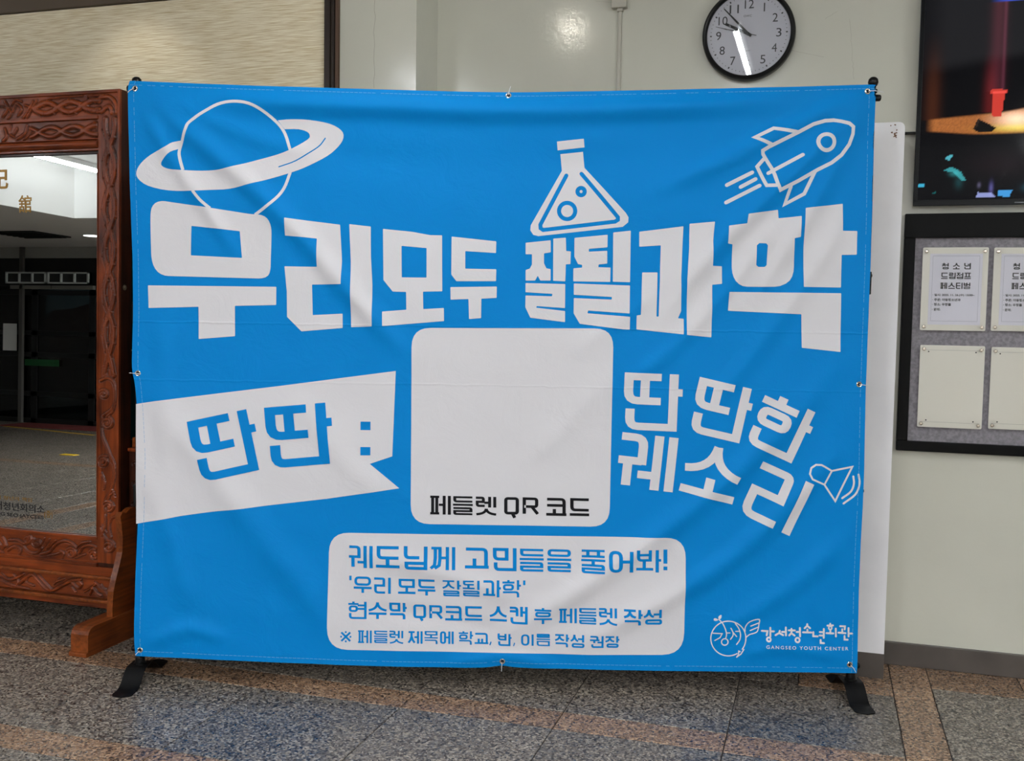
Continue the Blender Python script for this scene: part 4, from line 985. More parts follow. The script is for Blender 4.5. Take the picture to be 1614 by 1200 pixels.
def glass_mat(name, tint=(1, 1, 1), rough=0.0):
    m = bpy.data.materials.new(name); m.use_nodes = True; N, L = m.node_tree.nodes, m.node_tree.links
    out = [n for n in N if n.type == 'OUTPUT_MATERIAL'][0]; N.remove(N['Principled BSDF'])
    tr = N.new('ShaderNodeBsdfTransparent'); tr.inputs[0].default_value = tint + (1,)
    gl = N.new('ShaderNodeBsdfGlossy'); gl.inputs['Roughness'].default_value = rough
    fr = N.new('ShaderNodeFresnel'); fr.inputs['IOR'].default_value = 1.5; mx = N.new('ShaderNodeMixShader')
    L.new(fr.outputs[0], mx.inputs[0]); L.new(tr.outputs[0], mx.inputs[1]); L.new(gl.outputs[0], mx.inputs[2]); L.new(mx.outputs[0], out.inputs[0]); return m
M_GLASS = glass_mat('clear_glass')
MB().lathe((CX, DW - .0385, CZ), (0, -1, 0), [(CI * .995, 0), (CI * .995, .0006)], 64).build('glass', M_GLASS, ck)

# television: a bright stage picture on a dark screen
TY = DW - .05
tx0 = float(on_wall(1446, 160, TY)[0]); tz0 = float(on_wall(1500, 324, TY)[2]); TW, TH = 1.45, .83
tx0 = float(on_wall(1442, 250, TY)[0])
tv = thing('television', 'wall-mounted black television showing a dark stage with a red lectern', 'television', (tx0 + TW / 2, DW, tz0))
M_TV = mat('tv_body', (3, 4, 6), .3, spec=.15)
box('housing', (tx0 + .05, TY + .012, tz0 + .05), (tx0 + TW - .05, DW - .008, tz0 + TH - .05), M_TV, tv, .004)
bz = .016
for nm, a, b in (('bezel', (tx0, TY, tz0), (tx0 + TW, TY + .014, tz0 + bz + .008)), ('bezel', (tx0, TY, tz0 + TH - bz), (tx0 + TW, TY + .014, tz0 + TH)),
                 ('bezel', (tx0, TY, tz0 + bz), (tx0 + bz, TY + .014, tz0 + TH - bz)), ('bezel', (tx0 + TW - bz, TY, tz0 + bz), (tx0 + TW, TY + .014, tz0 + TH - bz))):
    box(nm, a, b, M_TV, tv, .002)
sx0, sx1, sz0, sz1 = tx0 + bz, tx0 + TW - bz, tz0 + bz + .008, tz0 + TH - bz
nx, nz_ = 330, 180
gx, gz = np.meshgrid(np.linspace(sx0, sx1, nx), np.linspace(sz0, sz1, nz_))
# picture coordinates: as the stage reads on the screen, in units of the photo's pixels
ppx = 1455 + (gx - sx0) / (on_wall(1556, 200, TY)[0] - on_wall(1456, 200, TY)[0]) * 100
ppy = 317 - (gz - sz0) / (on_wall(1500, 217, TY)[2] - on_wall(1500, 317, TY)[2]) * 100
Q = np.stack([ppx.ravel(), ppy.ravel()], 1); X_, Y_ = Q[:, 0], Q[:, 1]
pic = np.zeros((len(Q), 3)) + np.array([.004, .004, .005])
def sm(a, b, x): t = np.clip((x - a) / (b - a), 0, 1); return t * t * (3 - 2 * t)
def blob(cx, cy, rx, ry, col, p=2.0):
    d = ((X_ - cx) / rx) ** 2 + ((Y_ - cy) / ry) ** 2
    pic[:] += np.exp(-d ** (p / 2))[:, None] * np.array(col)
def fillp(poly, col, keep=0.0):
    k = inside(poly, Q); pic[k] = pic[k] * keep + np.array(col)
grey = (1 - sm(100, 125, Y_ + (X_ - 1455) * .12)) * (.35 + .65 * sm(1455, 1500, X_))
pic += grey[:, None] * np.array([.012, .012, .013])
ry_ = 1 - sm(120, 175, Y_) * .2
red = np.exp(-((X_ - 1572) / 11) ** 2) * (Y_ < 150) * (Y_ > 12); pic += red[:, None] * np.array([.055, .010, .016])
red = np.exp(-((X_ - 1582) / 2.5) ** 2) * (Y_ < 150) * (Y_ > 12); pic += red[:, None] * np.array([.07, .016, .028])
red = np.exp(-((X_ - 1473) / 12) ** 2) * sm(40, 170, Y_) * (Y_ < 190); pic += red[:, None] * np.array([.05, .012, .003])
red = np.exp(-((X_ - 1563) / 9) ** 2) * sm(80, 160, Y_) * (Y_ < 182); pic += red[:, None] * np.array([.10, .006, .006])
edge = 188 - (X_ - 1468) * .065 - sm(1575, 1700, X_) * 12; low = 210 + sm(1455, 1560, X_) * 7
fl_ = sm(0, 4, Y_ - edge) * (1 - sm(-4, 0, Y_ - low)) * sm(1462, 1480, X_)
nzv = np.random.rand(len(Q)) * .35 + .75
pic += (fl_ * nzv)[:, None] * np.array([.42, .14, .035])
hot = fl_ * np.exp(-(((X_ - 1606) / 30) ** 2 + ((Y_ - 193) / 12) ** 2)); pic += hot[:, None] * np.array([1.0, .75, .55])
yel = fl_ * np.exp(-(((X_ - 1610) / 42) ** 2 + ((Y_ - 207) / 6) ** 2)); pic += yel[:, None] * np.array([.35, .42, .0])
pic += (fl_ * sm(1612, 1700, X_))[:, None] * np.array([.3, .22, .2])
fillp([(1563, 148), (1566, 146), (1588, 147), (1590, 152), (1586, 153), (1582, 188), (1568, 189), (1566, 153), (1563, 152)], (.62, .05, .035))
fillp([(1566, 150), (1588, 150), (1587, 153), (1567, 153)], (.9, .09, .07))
fillp([(1546, 191), (1575, 206), (1566, 213), (1544, 211), (1539, 206)], (.006, .006, .006))
fillp([(1549, 192), (1546, 203), (1541, 206), (1546, 191)], (.03, .02, .015))
bl = sm(0, 3, Y_ + 30) * (1 - sm(9, 12, Y_ - (1614 - X_) * .02)) * sm(1555, 1600, X_)
pic += bl[:, None] * np.array([.06, .13, .95])
blob(1604, 4, 6, 2.5, (.25, .35, .6))
fillp([(1497, 250), (1505, 246.5), (1509, 247), (1504, 254.5), (1497, 254)], (.08, .42, .5))
fillp([(1495, 271), (1505, 265.5), (1514, 268), (1523, 274), (1531, 287), (1524, 287), (1510, 274)], (.04, .30, .33))
blob(1512, 276, 7, 4, (.02, .16, .17)); blob(1520, 290, 6, 9, (.005, .04, .045))
fillp([(1447, 293), (1466, 290.5), (1464, 297), (1455, 297)], (.05, .42, .62))
fillp([(1478, 306), (1484, 304), (1484, 308)], (.01, .12, .12))
fillp([(1548, 314), (1551, 306), (1558, 308), (1572, 307), (1578, 314)], (.28, .32, .62))
blob(1571, 300, 3, 9, (.10, .09, .28)); blob(1552, 295, 2.5, 4, (.10, .09, .16))
fillp([(1583, 303), (1604, 304), (1600, 314), (1582, 313)], (.06, .33, .72))
blob(1640, 300, 14, 6, (.05, .2, .3)); blob(1690, 296, 10, 5, (.08, .12, .4)); blob(1585, 262, 50, 20, (.006, .002, .003))
pic = np.clip(pic, 0, 1)
vs = [(float(a), TY + .009, float(b)) for a, b in zip(gx.ravel(), gz.ravel())]
fs = [(j * nx + i, j * nx + i + 1, (j + 1) * nx + i + 1, (j + 1) * nx + i) for j in range(nz_ - 1) for i in range(nx - 1)]
M_SCR = mat('screen_picture', (3, 3, 4), .07, spec=.06)
scr = obj('screen', vs, fs, M_SCR, tv)
ca = scr.data.color_attributes.new('picture', 'FLOAT_COLOR', 'POINT')
ca.data.foreach_set('color', np.concatenate([pic, np.ones((len(pic), 1))], 1).astype(np.float32).ravel())
N, L, B = nodes(M_SCR); at = N.new('ShaderNodeAttribute'); at.attribute_name = 'picture'; L.new(at.outputs['Color'], B.inputs['Emission Color']); B.inputs['Emission Strength'].default_value = 1.0
box('foil_mark', (sx0 + .35, TY - .0006, tz0 + .006), (sx0 + .47, TY, tz0 + .010), mat('tv_mark', (90, 92, 96), .3, .6), tv)

# notice board with acrylic holders
BY = DW - .035
kx0 = float(on_wall(1420, 520, BY)[0]); kz1 = float(on_wall(1500, 336, BY)[2]); kz0 = float(on_wall(1500, 714.5, BY)[2]); kx1 = kx0 + .81
ix0 = float(on_wall(1437, 530, BY)[0]); iz1 = float(on_wall(1500, 374.5, BY)[2]); iz0 = float(on_wall(1500, 698.5, BY)[2])
nb = thing('notice_board', 'black framed grey felt notice board with clear page holders under the television', 'notice board', ((kx0 + kx1) / 2, DW, kz0))
M_NBF = mat('board_frame', (3, 3, 3), .5, spec=.12)
box('frame_rail', (kx0, BY, iz1), (kx1, DW, kz1), M_NBF, nb, .003); box('frame_rail', (kx0, BY, kz0), (kx1, DW, iz0), M_NBF, nb, .003)
box('frame_stile', (kx0, BY, iz0), (ix0, DW, iz1), M_NBF, nb, .003); box('frame_stile', (kx1 - (ix0 - kx0), BY, iz0), (kx1, DW, iz1), M_NBF, nb, .003)
M_FELT = add_noise(mat('grey_felt', rough=.9), nscale=90, c0=(116, 112, 118), c1=(140, 136, 142), bump=.3, bscale=160, bdist=.001)
box('felt', (ix0, DW - .018, iz0), (kx1 - (ix0 - kx0), DW - .004, iz1), M_FELT, nb)
HY = DW - .034
def holder(px4, col, paper, label):
    q = [on_wall(x, y, HY) for x, y in px4]
    x0 = float(q[0][0] + q[3][0]) / 2; x1 = float(q[1][0] + q[2][0]) / 2; z1 = float(q[0][2] + q[1][2]) / 2; z0 = float(q[2][2] + q[3][2]) / 2
    h = thing('page_holder', label, 'page holder', ((x0 + x1) / 2, DW - .018, z0), 'acrylic page holders on the notice board')
    pr = fillet([(x0, z0, .006), (x1, z0, .006), (x1, z1, .006), (x0, z1, .006)], True, n=3)
    MB().prism(pr, lambda p: (p[0], HY + .006, p[1]), lambda p: (p[0], HY + .009, p[1])).build('back_plate', mat('cream_acrylic', (240, 237, 226), .25), h)
    for sx in (x0 + .014, x1 - .014):
        for sz in (z0 + .014, z1 - .016):
            MB().lathe((sx, DW - .018, sz), (0, -1, 0), [(.0062, 0), (.0062, .016), (.0068, .017), (.0068, .0205), (.005, .0225), (.0012, .0228)], 16).build('standoff_screw', M_CHROME, h, True)
    if paper:
        W_, H_ = x1 - x0, z1 - z0; a0, a1 = x0 + W_ * .115, x1 - W_ * .085; b0, b1 = z0 + H_ * .07, z1 - H_ * .075
        sh = thing('paper_notice', ('white printed notice of a youth festival in the holder ' + ('nearest the board frame' if col == 0 else 'cut by the photo edge')), 'notice', ((a0 + a1) / 2, HY, b0), 'printed notices in the upper holders')
        box('sheet', (a0, HY + .0045, b0), (a1, HY + .0052, b1), mat('paper', (234, 233, 242), .6), sh)
        y = HY + .0042; pw, ph = a1 - a0, b1 - b0
        for a, b in (((.055, .05), (.945, .053)), ((.055, .967), (.945, .970))): obj('printed_rule', [(a0 + pw * u_, y, b0 + ph * v_) for u_, v_ in ((a[0], a[1]), (b[0], a[1]), (b[0], b[1]), (a[0], b[1]))], [(0, 1, 2, 3)], mat('rule_ink', (150, 150, 165), .6), sh)
        for u_ in (.055, .942): obj('printed_rule', [(a0 + pw * k, y, b0 + ph * v_) for k, v_ in ((u_, .05), (u_ + .004, .05), (u_ + .004, .97), (u_, .97))], [(0, 1, 2, 3)], MATS['rule_ink'], sh)
        def tline(txt, cu, cv, hw, hh, bold): put_text('printed_line', txt, a0 + pw * cu, b0 + ph * cv, ph * hh, y, M_INK, sh, bold, pw * hw)
        
        for txt, cv, xs_ in (('청소년', .825, (.235, .445, .655)), ('드림점프', .69, (.225, .375, .52, .665)), ('페스티벌', .55, (.22, .37, .515, .66))):
            VF = []; kk = 0; vv_ = []; ff_ = []
            for c_, xo in zip(txt, xs_):
                W2 = pw * .125; H2 = ph * .088; ops = [(1, p) for p in char_polys(c_, ((0, 0), (W2, 0), (0, H2)), W2 * .17, H2 * .15)]
                v2, f2 = fill(ops, .01, False); ff_ += [tuple(int(i) + kk for i in t) for t in f2]; kk += len(v2)
                vv_ += [(a0 + pw * xo + p[0], y, b0 + ph * (cv + .044) - p[1]) for p in v2]
            obj('printed_line', vv_, ff_, M_INK, sh)
        tline('· 일시: 2025. 11. 26.(수) 13:00~', .475, .418, .80, .040, .035); tline('· 주관: 아동청소년과', .345, .352, .54, .040, .035)
        tline('· 장소: 우장홀', .255, .286, .36, .040, .035); tline('· 문의:', .155, .215, .16, .040, .035)
    else:
        for sx in (x0 + .032, x1 - .032):
            for sz in (z0 + .028, z1 - .026): MB().lathe((sx, HY + .006, sz), (0, -1, 0), [(.0028, 0), (.0028, .0003)], 10).build('drill_hole', M_BLACK, h)
        for sz in (z0 + .021, z1 - .020): obj('sheet_edge', [(x0 + .008, HY + .0055, sz), (x1 - .008, HY + .0055, sz), (x1 - .008, HY + .0055, sz + .001), (x0 + .008, HY + .0055, sz + .001)], [(0, 1, 2, 3)], mat('edge_line', (170, 168, 160), .5), h)
    MB().prism(pr, lambda p: (p[0], HY, p[1]), lambda p: (p[0], HY + .002, p[1])).build('clear_cover', M_GLASS, h)
dxp = 112.2
up = [(1454.75, 389.5), (1558.5, 390.5), (1554, 522), (1450.25, 520.75)]; lo = [(1451, 543.75), (1553.5, 546), (1547, 677), (1445.25, 673)]
holder(up, 0, True, 'upper clear page holder with a notice, beside the black left frame')
holder([(x + dxp, y + (0 if i < 2 else 1.2)) for i, (x, y) in enumerate(up)], 1, True, 'upper page holder with a notice, partly cut off by the right edge')
holder(lo, 0, False, 'empty lower cream page holder beside the black left frame')
holder([(x + dxp, y + 3.4) for x, y in lo], 1, False, 'empty lower page holder partly cut off by the right edge')

# ------------------------------------------------------------------ carved standing mirror
TA = math.radians(.9); MN = np.array([0, -math.cos(TA), math.sin(TA)]); MU = np.array([0, math.sin(TA), math.cos(TA)]); MP = np.array([0.0, 3.60, .5])
def mloc(x, y):
    q = on_plane(x, y, MP, MN); return float(q[0]), float((q - MP) @ MU)
def mw(X, V, w=0.0): q = MP + MU * V + MN * w; return (X, float(q[1]), float(q[2]))
def mbox(mb, x0, x1, v0, v1, w0, w1, bev=.0015):
    b = MB().box((x0, v0, w0), (x1, v1, w1), bev); mb.add([mw(p[0], p[1], p[2]) for p in b.v], b.f); return mb
V = {k: mloc(x, y)[1] for k, (x, y) in dict(top=(100, 145.5), rim=(100, 150.5), b1=(78, 186), b1e=(78, 191), rec=(78, 221), mo=(78, 223), moe=(78, 236), lip=(78, 240),
     gt=(75, 245), gb=(75, 839), lipb=(75, 843.5), b2=(75, 880), fb=(75, 885)).items()}
XO = (mloc(192, 200)[0] + mloc(186, 700)[0]) / 2; XG = (mloc(154.2, 300)[0] + mloc(150.6, 840)[0]) / 2
XR = XO - (mloc(190, 400)[0] - mloc(186.5, 400)[0]); XI = XG + .004
XC = XO - .98; XOL = 2 * XC - XO; XGL = 2 * XC - XG; XRL = 2 * XC - XR; XIL = 2 * XC - XI
mr = thing('carved_mirror', 'large standing mirror in a red-brown carved wooden frame and stand, left of the banner', 'mirror', (XC, 3.62, 0))
TH_ = .075
# glass
def mquad(name, x0, x1, v0, v1, w, m):
    return obj(name, [mw(x0, v0, w), mw(x1, v0, w), mw(x1, v1, w), mw(x0, v1, w)], [(0, 1, 2, 3)], m, mr)
M_MIR = bpy.data.materials.new('mirror_silver'); M_MIR.use_nodes = True; _b = M_MIR.node_tree.nodes['Principled BSDF']
_b.inputs['Base Color'].default_value = (.80, .82, .80, 1); _b.inputs['Metallic'].default_value = 1; _b.inputs['Roughness'].default_value = 0.0
GW = -.018
mbox(MB(), XGL - .02, XG + .02, V['gb'] - .02, V['gt'] + .02, GW - .006, GW - .0003).build('mirror_back', WOODD, mr)
mquad('mirror_glass', XGL, XG, V['gb'], V['gt'], GW, M_MIR)
# relief carving as a height field
def relief(name, x0, x1, v0, v1, base, strokes, m, pitch=.0026):
    nx = max(2, int((x1 - x0) / pitch)); nv = max(2, int((v1 - v0) / pitch))
    gx, gv = np.meshgrid(np.linspace(x0, x1, nx), np.linspace(v0, v1, nv)); H = np.zeros_like(gx); GR = np.zeros_like(gx)
    for pts, r, hgt, fe in strokes:
        P = np.array(pts, float); s0 = 0.0
        rr = np.linspace(r if not isinstance(r, tuple) else r[0], r if not isinstance(r, tuple) else r[1], len(P))
        for i in range(len(P) - 1):
            a, b = P[i], P[i + 1]; d = b - a; l2 = d @ d
            if l2 < 1e-12: continue
            r_ = max(rr[i], rr[i + 1]); lo = np.minimum(a, b) - r_ * 1.6; hi = np.maximum(a, b) + r_ * 1.6
            i0, i1 = np.searchsorted(gx[0], [lo[0], hi[0]]); j0, j1 = np.searchsorted(gv[:, 0], [lo[1], hi[1]])
            if i0 >= i1 or j0 >= j1: continue
            sx, sv = gx[j0:j1, i0:i1], gv[j0:j1, i0:i1]
            t = np.clip(((sx - a[0]) * d[0] + (sv - a[1]) * d[1]) / l2, 0, 1)
            px_, pv_ = sx - a[0] - t * d[0], sv - a[1] - t * d[1]; dist = np.sqrt(px_ ** 2 + pv_ ** 2); rad = rr[i] + (rr[i + 1] - rr[i]) * t
            h = hgt * np.sqrt(np.clip(1 - (dist / rad) ** 4, 0, 1))
            if fe:
                side = np.sign(px_ * d[1] - pv_ * d[0]); ph = (s0 + t * math.sqrt(l2)) / fe - dist / fe * .9
                h = h * (.60 + .4 * np.abs((ph % 1) * 2 - 1) * 1.0)
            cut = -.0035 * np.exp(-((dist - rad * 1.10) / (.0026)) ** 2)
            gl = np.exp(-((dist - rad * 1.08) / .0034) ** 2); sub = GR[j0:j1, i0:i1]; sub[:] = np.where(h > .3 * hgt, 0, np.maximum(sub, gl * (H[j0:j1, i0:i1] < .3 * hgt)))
            cur = H[j0:j1, i0:i1]; H[j0:j1, i0:i1] = np.where(h > .0003, np.maximum(cur, h), np.minimum(cur, np.where(cur > .0003, cur, cut)))
            
            s0 += 0
        # running length for the feather pattern
    E_ = np.minimum(np.minimum(gx - x0, x1 - gx), np.minimum(gv - v0, v1 - gv)); H = H * np.clip(E_ / .004, 0, 1)
    vs = [mw(float(a), float(b), base + float(h) - .002) for a, b, h in zip(gx.ravel(), gv.ravel(), H.ravel())]
    fs = [(j * nx + i, j * nx + i + 1, (j + 1) * nx + i + 1, (j + 1) * nx + i) for j in range(nv - 1) for i in range(nx - 1)]
    o = obj(name, vs, fs, m, mr, True); c_ = o.data.attributes.new('groove_shade', 'FLOAT', 'POINT'); c_.data.foreach_set('value', (GR * .8).astype(np.float32).ravel()); return o
def spx(pts, sm_=4): return [mloc(*p) for p in smooth_path(pts, n=sm_)]
def spiral(cx, cy, r, turns=1.4, a0=0.0, d=1, n=22): return [(cx + r * (1 - .72 * i / n) * math.cos(a0 + d * turns * 2 * PI * i / n), cy + r * (1 - .72 * i / n) * math.sin(a0 + d * turns * 2 * PI * i / n)) for i in range(n + 1)]
def mpx(pts): return [mloc(*p) for p in pts]
PX = .00225
def feather_strand(fn, t0, t1, n, r, h):
    """a strand with leaf-like notches along it"""
    P = [fn(t) for t in np.linspace(t0, t1, n)]; out = [(mpx(P), r, h, .006)]
    for i in range(3, n - 1, 3):
        (x0, y0), (x1, y1) = P[i - 1], P[i]; dx, dy = x1 - x0, y1 - y0; l = math.hypot(dx, dy) or 1; sgn = 1 if (i // 3) % 2 else -1
        nx_, ny_ = -dy / l * sgn, dx / l * sgn
        out.append((mpx([(x1, y1), (x1 + nx_ * 4.6 + dx / l * 4, y1 + ny_ * 4.6 + dy / l * 4)]), (r * .6, r * .18), h * .75, 0))
    return out
st = []
cxs = lambda y: 173.5 - (y - 190) * .0045
for sg in (1, -1):
    st += feather_strand(lambda y: (cxs(y) + sg * (8.0 - (y > 520) * 1.2) * math.sin(PI * (y - 362) / 66.0), y), 188, 592, 98, 5.0 * PX, .0105)
for (a, b, r, t, a0, d) in [(163.5, 622, 7.5, 1.3, -2.4, 1), (169, 667, 9.5, 1.7, -1.2, 1), (163, 727.5, 9.5, 1.6, -.9, -1), (171, 799.5, 9.5, 1.6, -2.5, 1), (171.5, 862, 10, 1.7, -1.8, 1)]:
    st.append((mpx(spiral(a, b, r, t, a0, d)), 2.3 * PX, .008, 0)); st.append((mpx([(a, b), (a + .3, b)]), 2.9 * PX, .009, 0))
for pts, r in [([(158, 600), (170, 596), (180, 606), (182, 630), (176, 645), (162, 656)], 2.6), ([(181, 634), (178, 648), (168, 657)], 1.8), ([(160, 676), (163, 690), (172, 712), (176, 728)], 2.2),
               ([(172, 716), (179, 730), (180, 750), (174, 775), (166, 790)], 2.8), ([(178, 755), (173, 780), (170, 790)], 1.6), ([(166, 812), (166, 830), (160, 845)], 2.0), ([(181, 815), (176, 818), (172, 830), (175, 848)], 1.8),
               ([(158, 832), (163, 843), (170, 852)], 1.4), ([(160, 828), (168, 840)], 1.2), ([(176, 770), (181, 782)], 1.2), ([(170, 784), (180, 776)], 1.2), ([(160, 745), (165, 760), (163, 772)], 1.5)]:
    st.append((spx(pts), r * PX, .006, 0))
mirror_x = lambda S: [([(2 * XC - p[0], p[1]) for p in P], r, h, f) for P, r, h, f in S]
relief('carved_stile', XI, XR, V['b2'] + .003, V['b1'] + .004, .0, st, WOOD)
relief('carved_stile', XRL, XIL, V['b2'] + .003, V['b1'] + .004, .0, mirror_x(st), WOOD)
# top band
cyt = lambda x: 170.5 - (x - 78) * .062
tb = []
for sg in (1, -1): tb += feather_strand(lambda x: (x, cyt(x) + sg * 8.2 * math.sin(PI * (x - 92) / 38.0)), 55, 156, 36, 4.8 * PX, .0105)
tb += [(spx(p), r * PX, .007, 0) for p, r in [([(52, 160), (44, 176), (36, 187)], 2.2), ([(58, 158), (50, 172), (42, 186)], 1.6), ([(20, 176), (26, 164), (34, 172), (28, 182)], 2.2), ([(34, 160), (24, 158), (18, 166)], 1.8),
       ([(8, 160), (12, 172), (4, 184)], 2.4), ([(0, 168), (10, 170), (18, 178), (12, 188)], 2.0), ([(40, 166), (52, 170), (64, 168)], 2.0), ([(76, 156), (100, 153), (130, 151)], 1.5), ([(150, 160), (160, 154), (172, 153), (181, 162), (184, 176), (180, 190)], 3.6), ([(150, 174), (160, 176), (166, 170), (172, 168), (176, 176), (172, 188), (166, 194)], 3.4), ([(138, 153), (150, 151), (164, 150)], 1.8)]]
tb_c = tb + mirror_x(tb)
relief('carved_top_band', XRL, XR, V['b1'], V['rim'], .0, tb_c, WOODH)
# recessed ribbon panel
cyr = lambda x: 207.5 - (x - 78) * .05
rb = []
for sg in (1, -1): rb.append((mpx([(x, cyr(x) + sg * 7.5 * math.sin(PI * (x - 95) / 36.0)) for x in np.linspace(46, 152, 44)]), (3.2 * PX, 4.6 * PX), .009, 0))
rb += [(spx(p), r * PX, .006, 0) for p, r in [([(40, 197), (36, 210), (24, 219)], 2.4), ([(46, 200), (42, 214), (34, 220)], 1.6), ([(14, 198), (12, 210), (20, 216)], 2.0), ([(4, 202), (8, 214), (2, 222)], 2.4), ([(24, 202), (20, 210)], 2.0), ([(146, 192), (150, 200), (153, 206)], 2.2)]]
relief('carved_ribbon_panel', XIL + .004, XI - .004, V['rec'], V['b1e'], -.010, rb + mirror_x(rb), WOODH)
# bottom band
bb = []
for a, b, r, t, a0, d in [(148.5, 874.5, 8.5, 1.6, -2.6, 1), (112.5, 872, 8.5, 1.6, -2.6, 1), (58, 856, 8, 1.6, -2.2, -1), (43.5, 851, 6.5, 1.4, -1, 1)]:
    bb.append((mpx(spiral(a, b, r, t, a0, d)), 2.3 * PX, .008, 0)); bb.append((mpx([(a, b), (a + .3, b)]), 2.8 * PX, .009, 0))
bb += [(spx(p), r * PX, .007, 0) for p, r in [([(64, 874), (78, 870), (88, 858), (100, 853), (112, 856), (120, 864)], 2.5), ([(124, 872), (132, 862), (142, 860), (152, 864), (158, 872)], 2.4), ([(157, 876), (166, 880), (176, 878), (181, 868)], 2.4),
       ([(14, 852), (28, 852), (38, 858), (47, 855)], 2.4), ([(36, 860), (44, 870), (58, 872), (66, 864)], 2.2), ([(66, 858), (70, 848)], 1.3), ([(70, 862), (78, 850)], 1.3), ([(74, 866), (88, 852)], 1.3), ([(122, 862), (130, 856), (142, 854)], 1.4),
       ([(118, 880), (128, 876), (134, 874)], 1.4), ([(76, 876), (88, 874), (98, 870)], 1.4), ([(94, 868), (100, 872), (98, 880)], 1.6), ([(12, 868), (22, 862), (32, 866), (30, 874)], 2.4), ([(4, 848), (8, 856), (4, 864)], 3.2), ([(-2, 856), (2, 862), (10, 860)], 2.8), ([(-4, 866), (4, 872)], 2.2)]]
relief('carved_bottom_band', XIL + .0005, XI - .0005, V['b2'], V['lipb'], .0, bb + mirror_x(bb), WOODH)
# frame body, rims and mouldings
mbox(MB(), XOL, XIL, V['fb'], V['top'], -TH_, -.006).build('frame_body', WOODD, mr); mbox(MB(), XI, XO, V['fb'], V['top'], -TH_, -.006).build('frame_body', WOODD, mr)
mbox(MB(), XIL, XI, V['gt'] + .004, V['top'], -TH_, -.017).build('frame_body', WOODD, mr); mbox(MB(), XIL, XI, V['fb'], V['gb'] - .004, -TH_, -.006).build('frame_body', WOODD, mr)
for a, b, c, d, w0, w1, mm in [(XR, XO, V['fb'], V['top'], -.01, .006, WOOD), (XOL, XRL, V['fb'], V['top'], -.01, .006, WOOD), (XRL, XR, V['rim'], V['top'], -.01, .006, WOODH),
                         (XIL, XI, V['b1e'], V['b1'], -.014, .003, WOODH), (XIL, XI, V['fb'], V['b2'], -.01, .005, WOODH), (XIL, XI, V['gb'] - .001, V['lipb'], -.016, .002, WOODH),
                         (XIL, XI, V['moe'] - .010, V['moe'] - .0005, -.02, -.002, WOODH), (XG, XI + .001, V['gb'], V['gt'], -.02, .002, WOOD), (XIL - .001, XGL, V['gb'], V['gt'], -.02, .002, WOOD), (XIL, XI, V['rec'] - .004, V['rec'], -.014, -.002, WOODH)]:
    mbox(MB(), a, b, c, d, w0, w1, .002).build('moulding', mm, mr)
vm = (V['mo'] + V['moe']) / 2; rm = (V['mo'] - V['moe']) / 2
MB().tube([mw(XIL + .002, vm, -.008), mw(XI - .002, vm, -.008)], rm, 16).build('round_moulding', WOODH, mr, True)
mbox(MB(), XIL, XI, V['gt'], V['lip'], -.024, -.018, .001).build('glass_rebate', M_BLACK, mr)
# base rails
vb = {k: mloc(75, y)[1] for k, y in dict(a=885, l=898.5, l2=903.5, c=905, c2=934, m=935, m2=940.5, e=949).items()}
XB = XO + .008; XBL = 2 * XC - XB
mbox(MB(), XBL, XB, vb['l'], vb['a'] - .001, -.05, .004).build('base_rail', WOODH, mr)
mbox(MB(), XBL, XB, vb['l2'], vb['l'], -.05, .016, .004).build('base_moulding', WOODL, mr)
cc = [(spx(p), r * PX, .008, 0) for p, r in [([(0, 906), (12, 914), (24, 912), (36, 905)], 2.6), ([(30, 920), (48, 906), (58, 915), (70, 928), (82, 931), (100, 922), (112, 916), (126, 914)], 3.0), ([(60, 908), (72, 922), (80, 930)], 2.4),
     ([(84, 922), (92, 912)], 1.3), ([(88, 918), (100, 913)], 1.3), ([(112, 918), (122, 928), (128, 922), (124, 916)], 2.0), ([(0, 914), (14, 922), (30, 926), (44, 930)], 1.8), ([(44, 906), (40, 918), (52, 924)], 1.8), ([(140, 938), (146, 928), (152, 936), (158, 940)], 2.4),
     ([(132, 934), (142, 928), (150, 922)], 1.6), ([(158, 922), (164, 932), (170, 940)], 1.4), ([(148, 918), (158, 926), (166, 930)], 1.3), ([(112, 926), (118, 934)], 1.5), ([(20, 906), (28, 916), (24, 926)], 1.5)]]
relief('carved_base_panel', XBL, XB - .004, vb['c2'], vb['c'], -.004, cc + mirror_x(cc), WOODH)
mbox(MB(), XBL, XB, vb['c2'] - .01, vb['l2'] + .002, -.05, -.011).build('base_rail', WOODD, mr)
mbox(MB(), XBL, XB, vb['m2'], vb['m'], -.05, .016, .004).build('base_moulding', WOODL, mr)
mbox(MB(), XBL, XB, vb['e'], vb['m2'], -.05, .002, .003).build('base_rail', WOODH, mr)
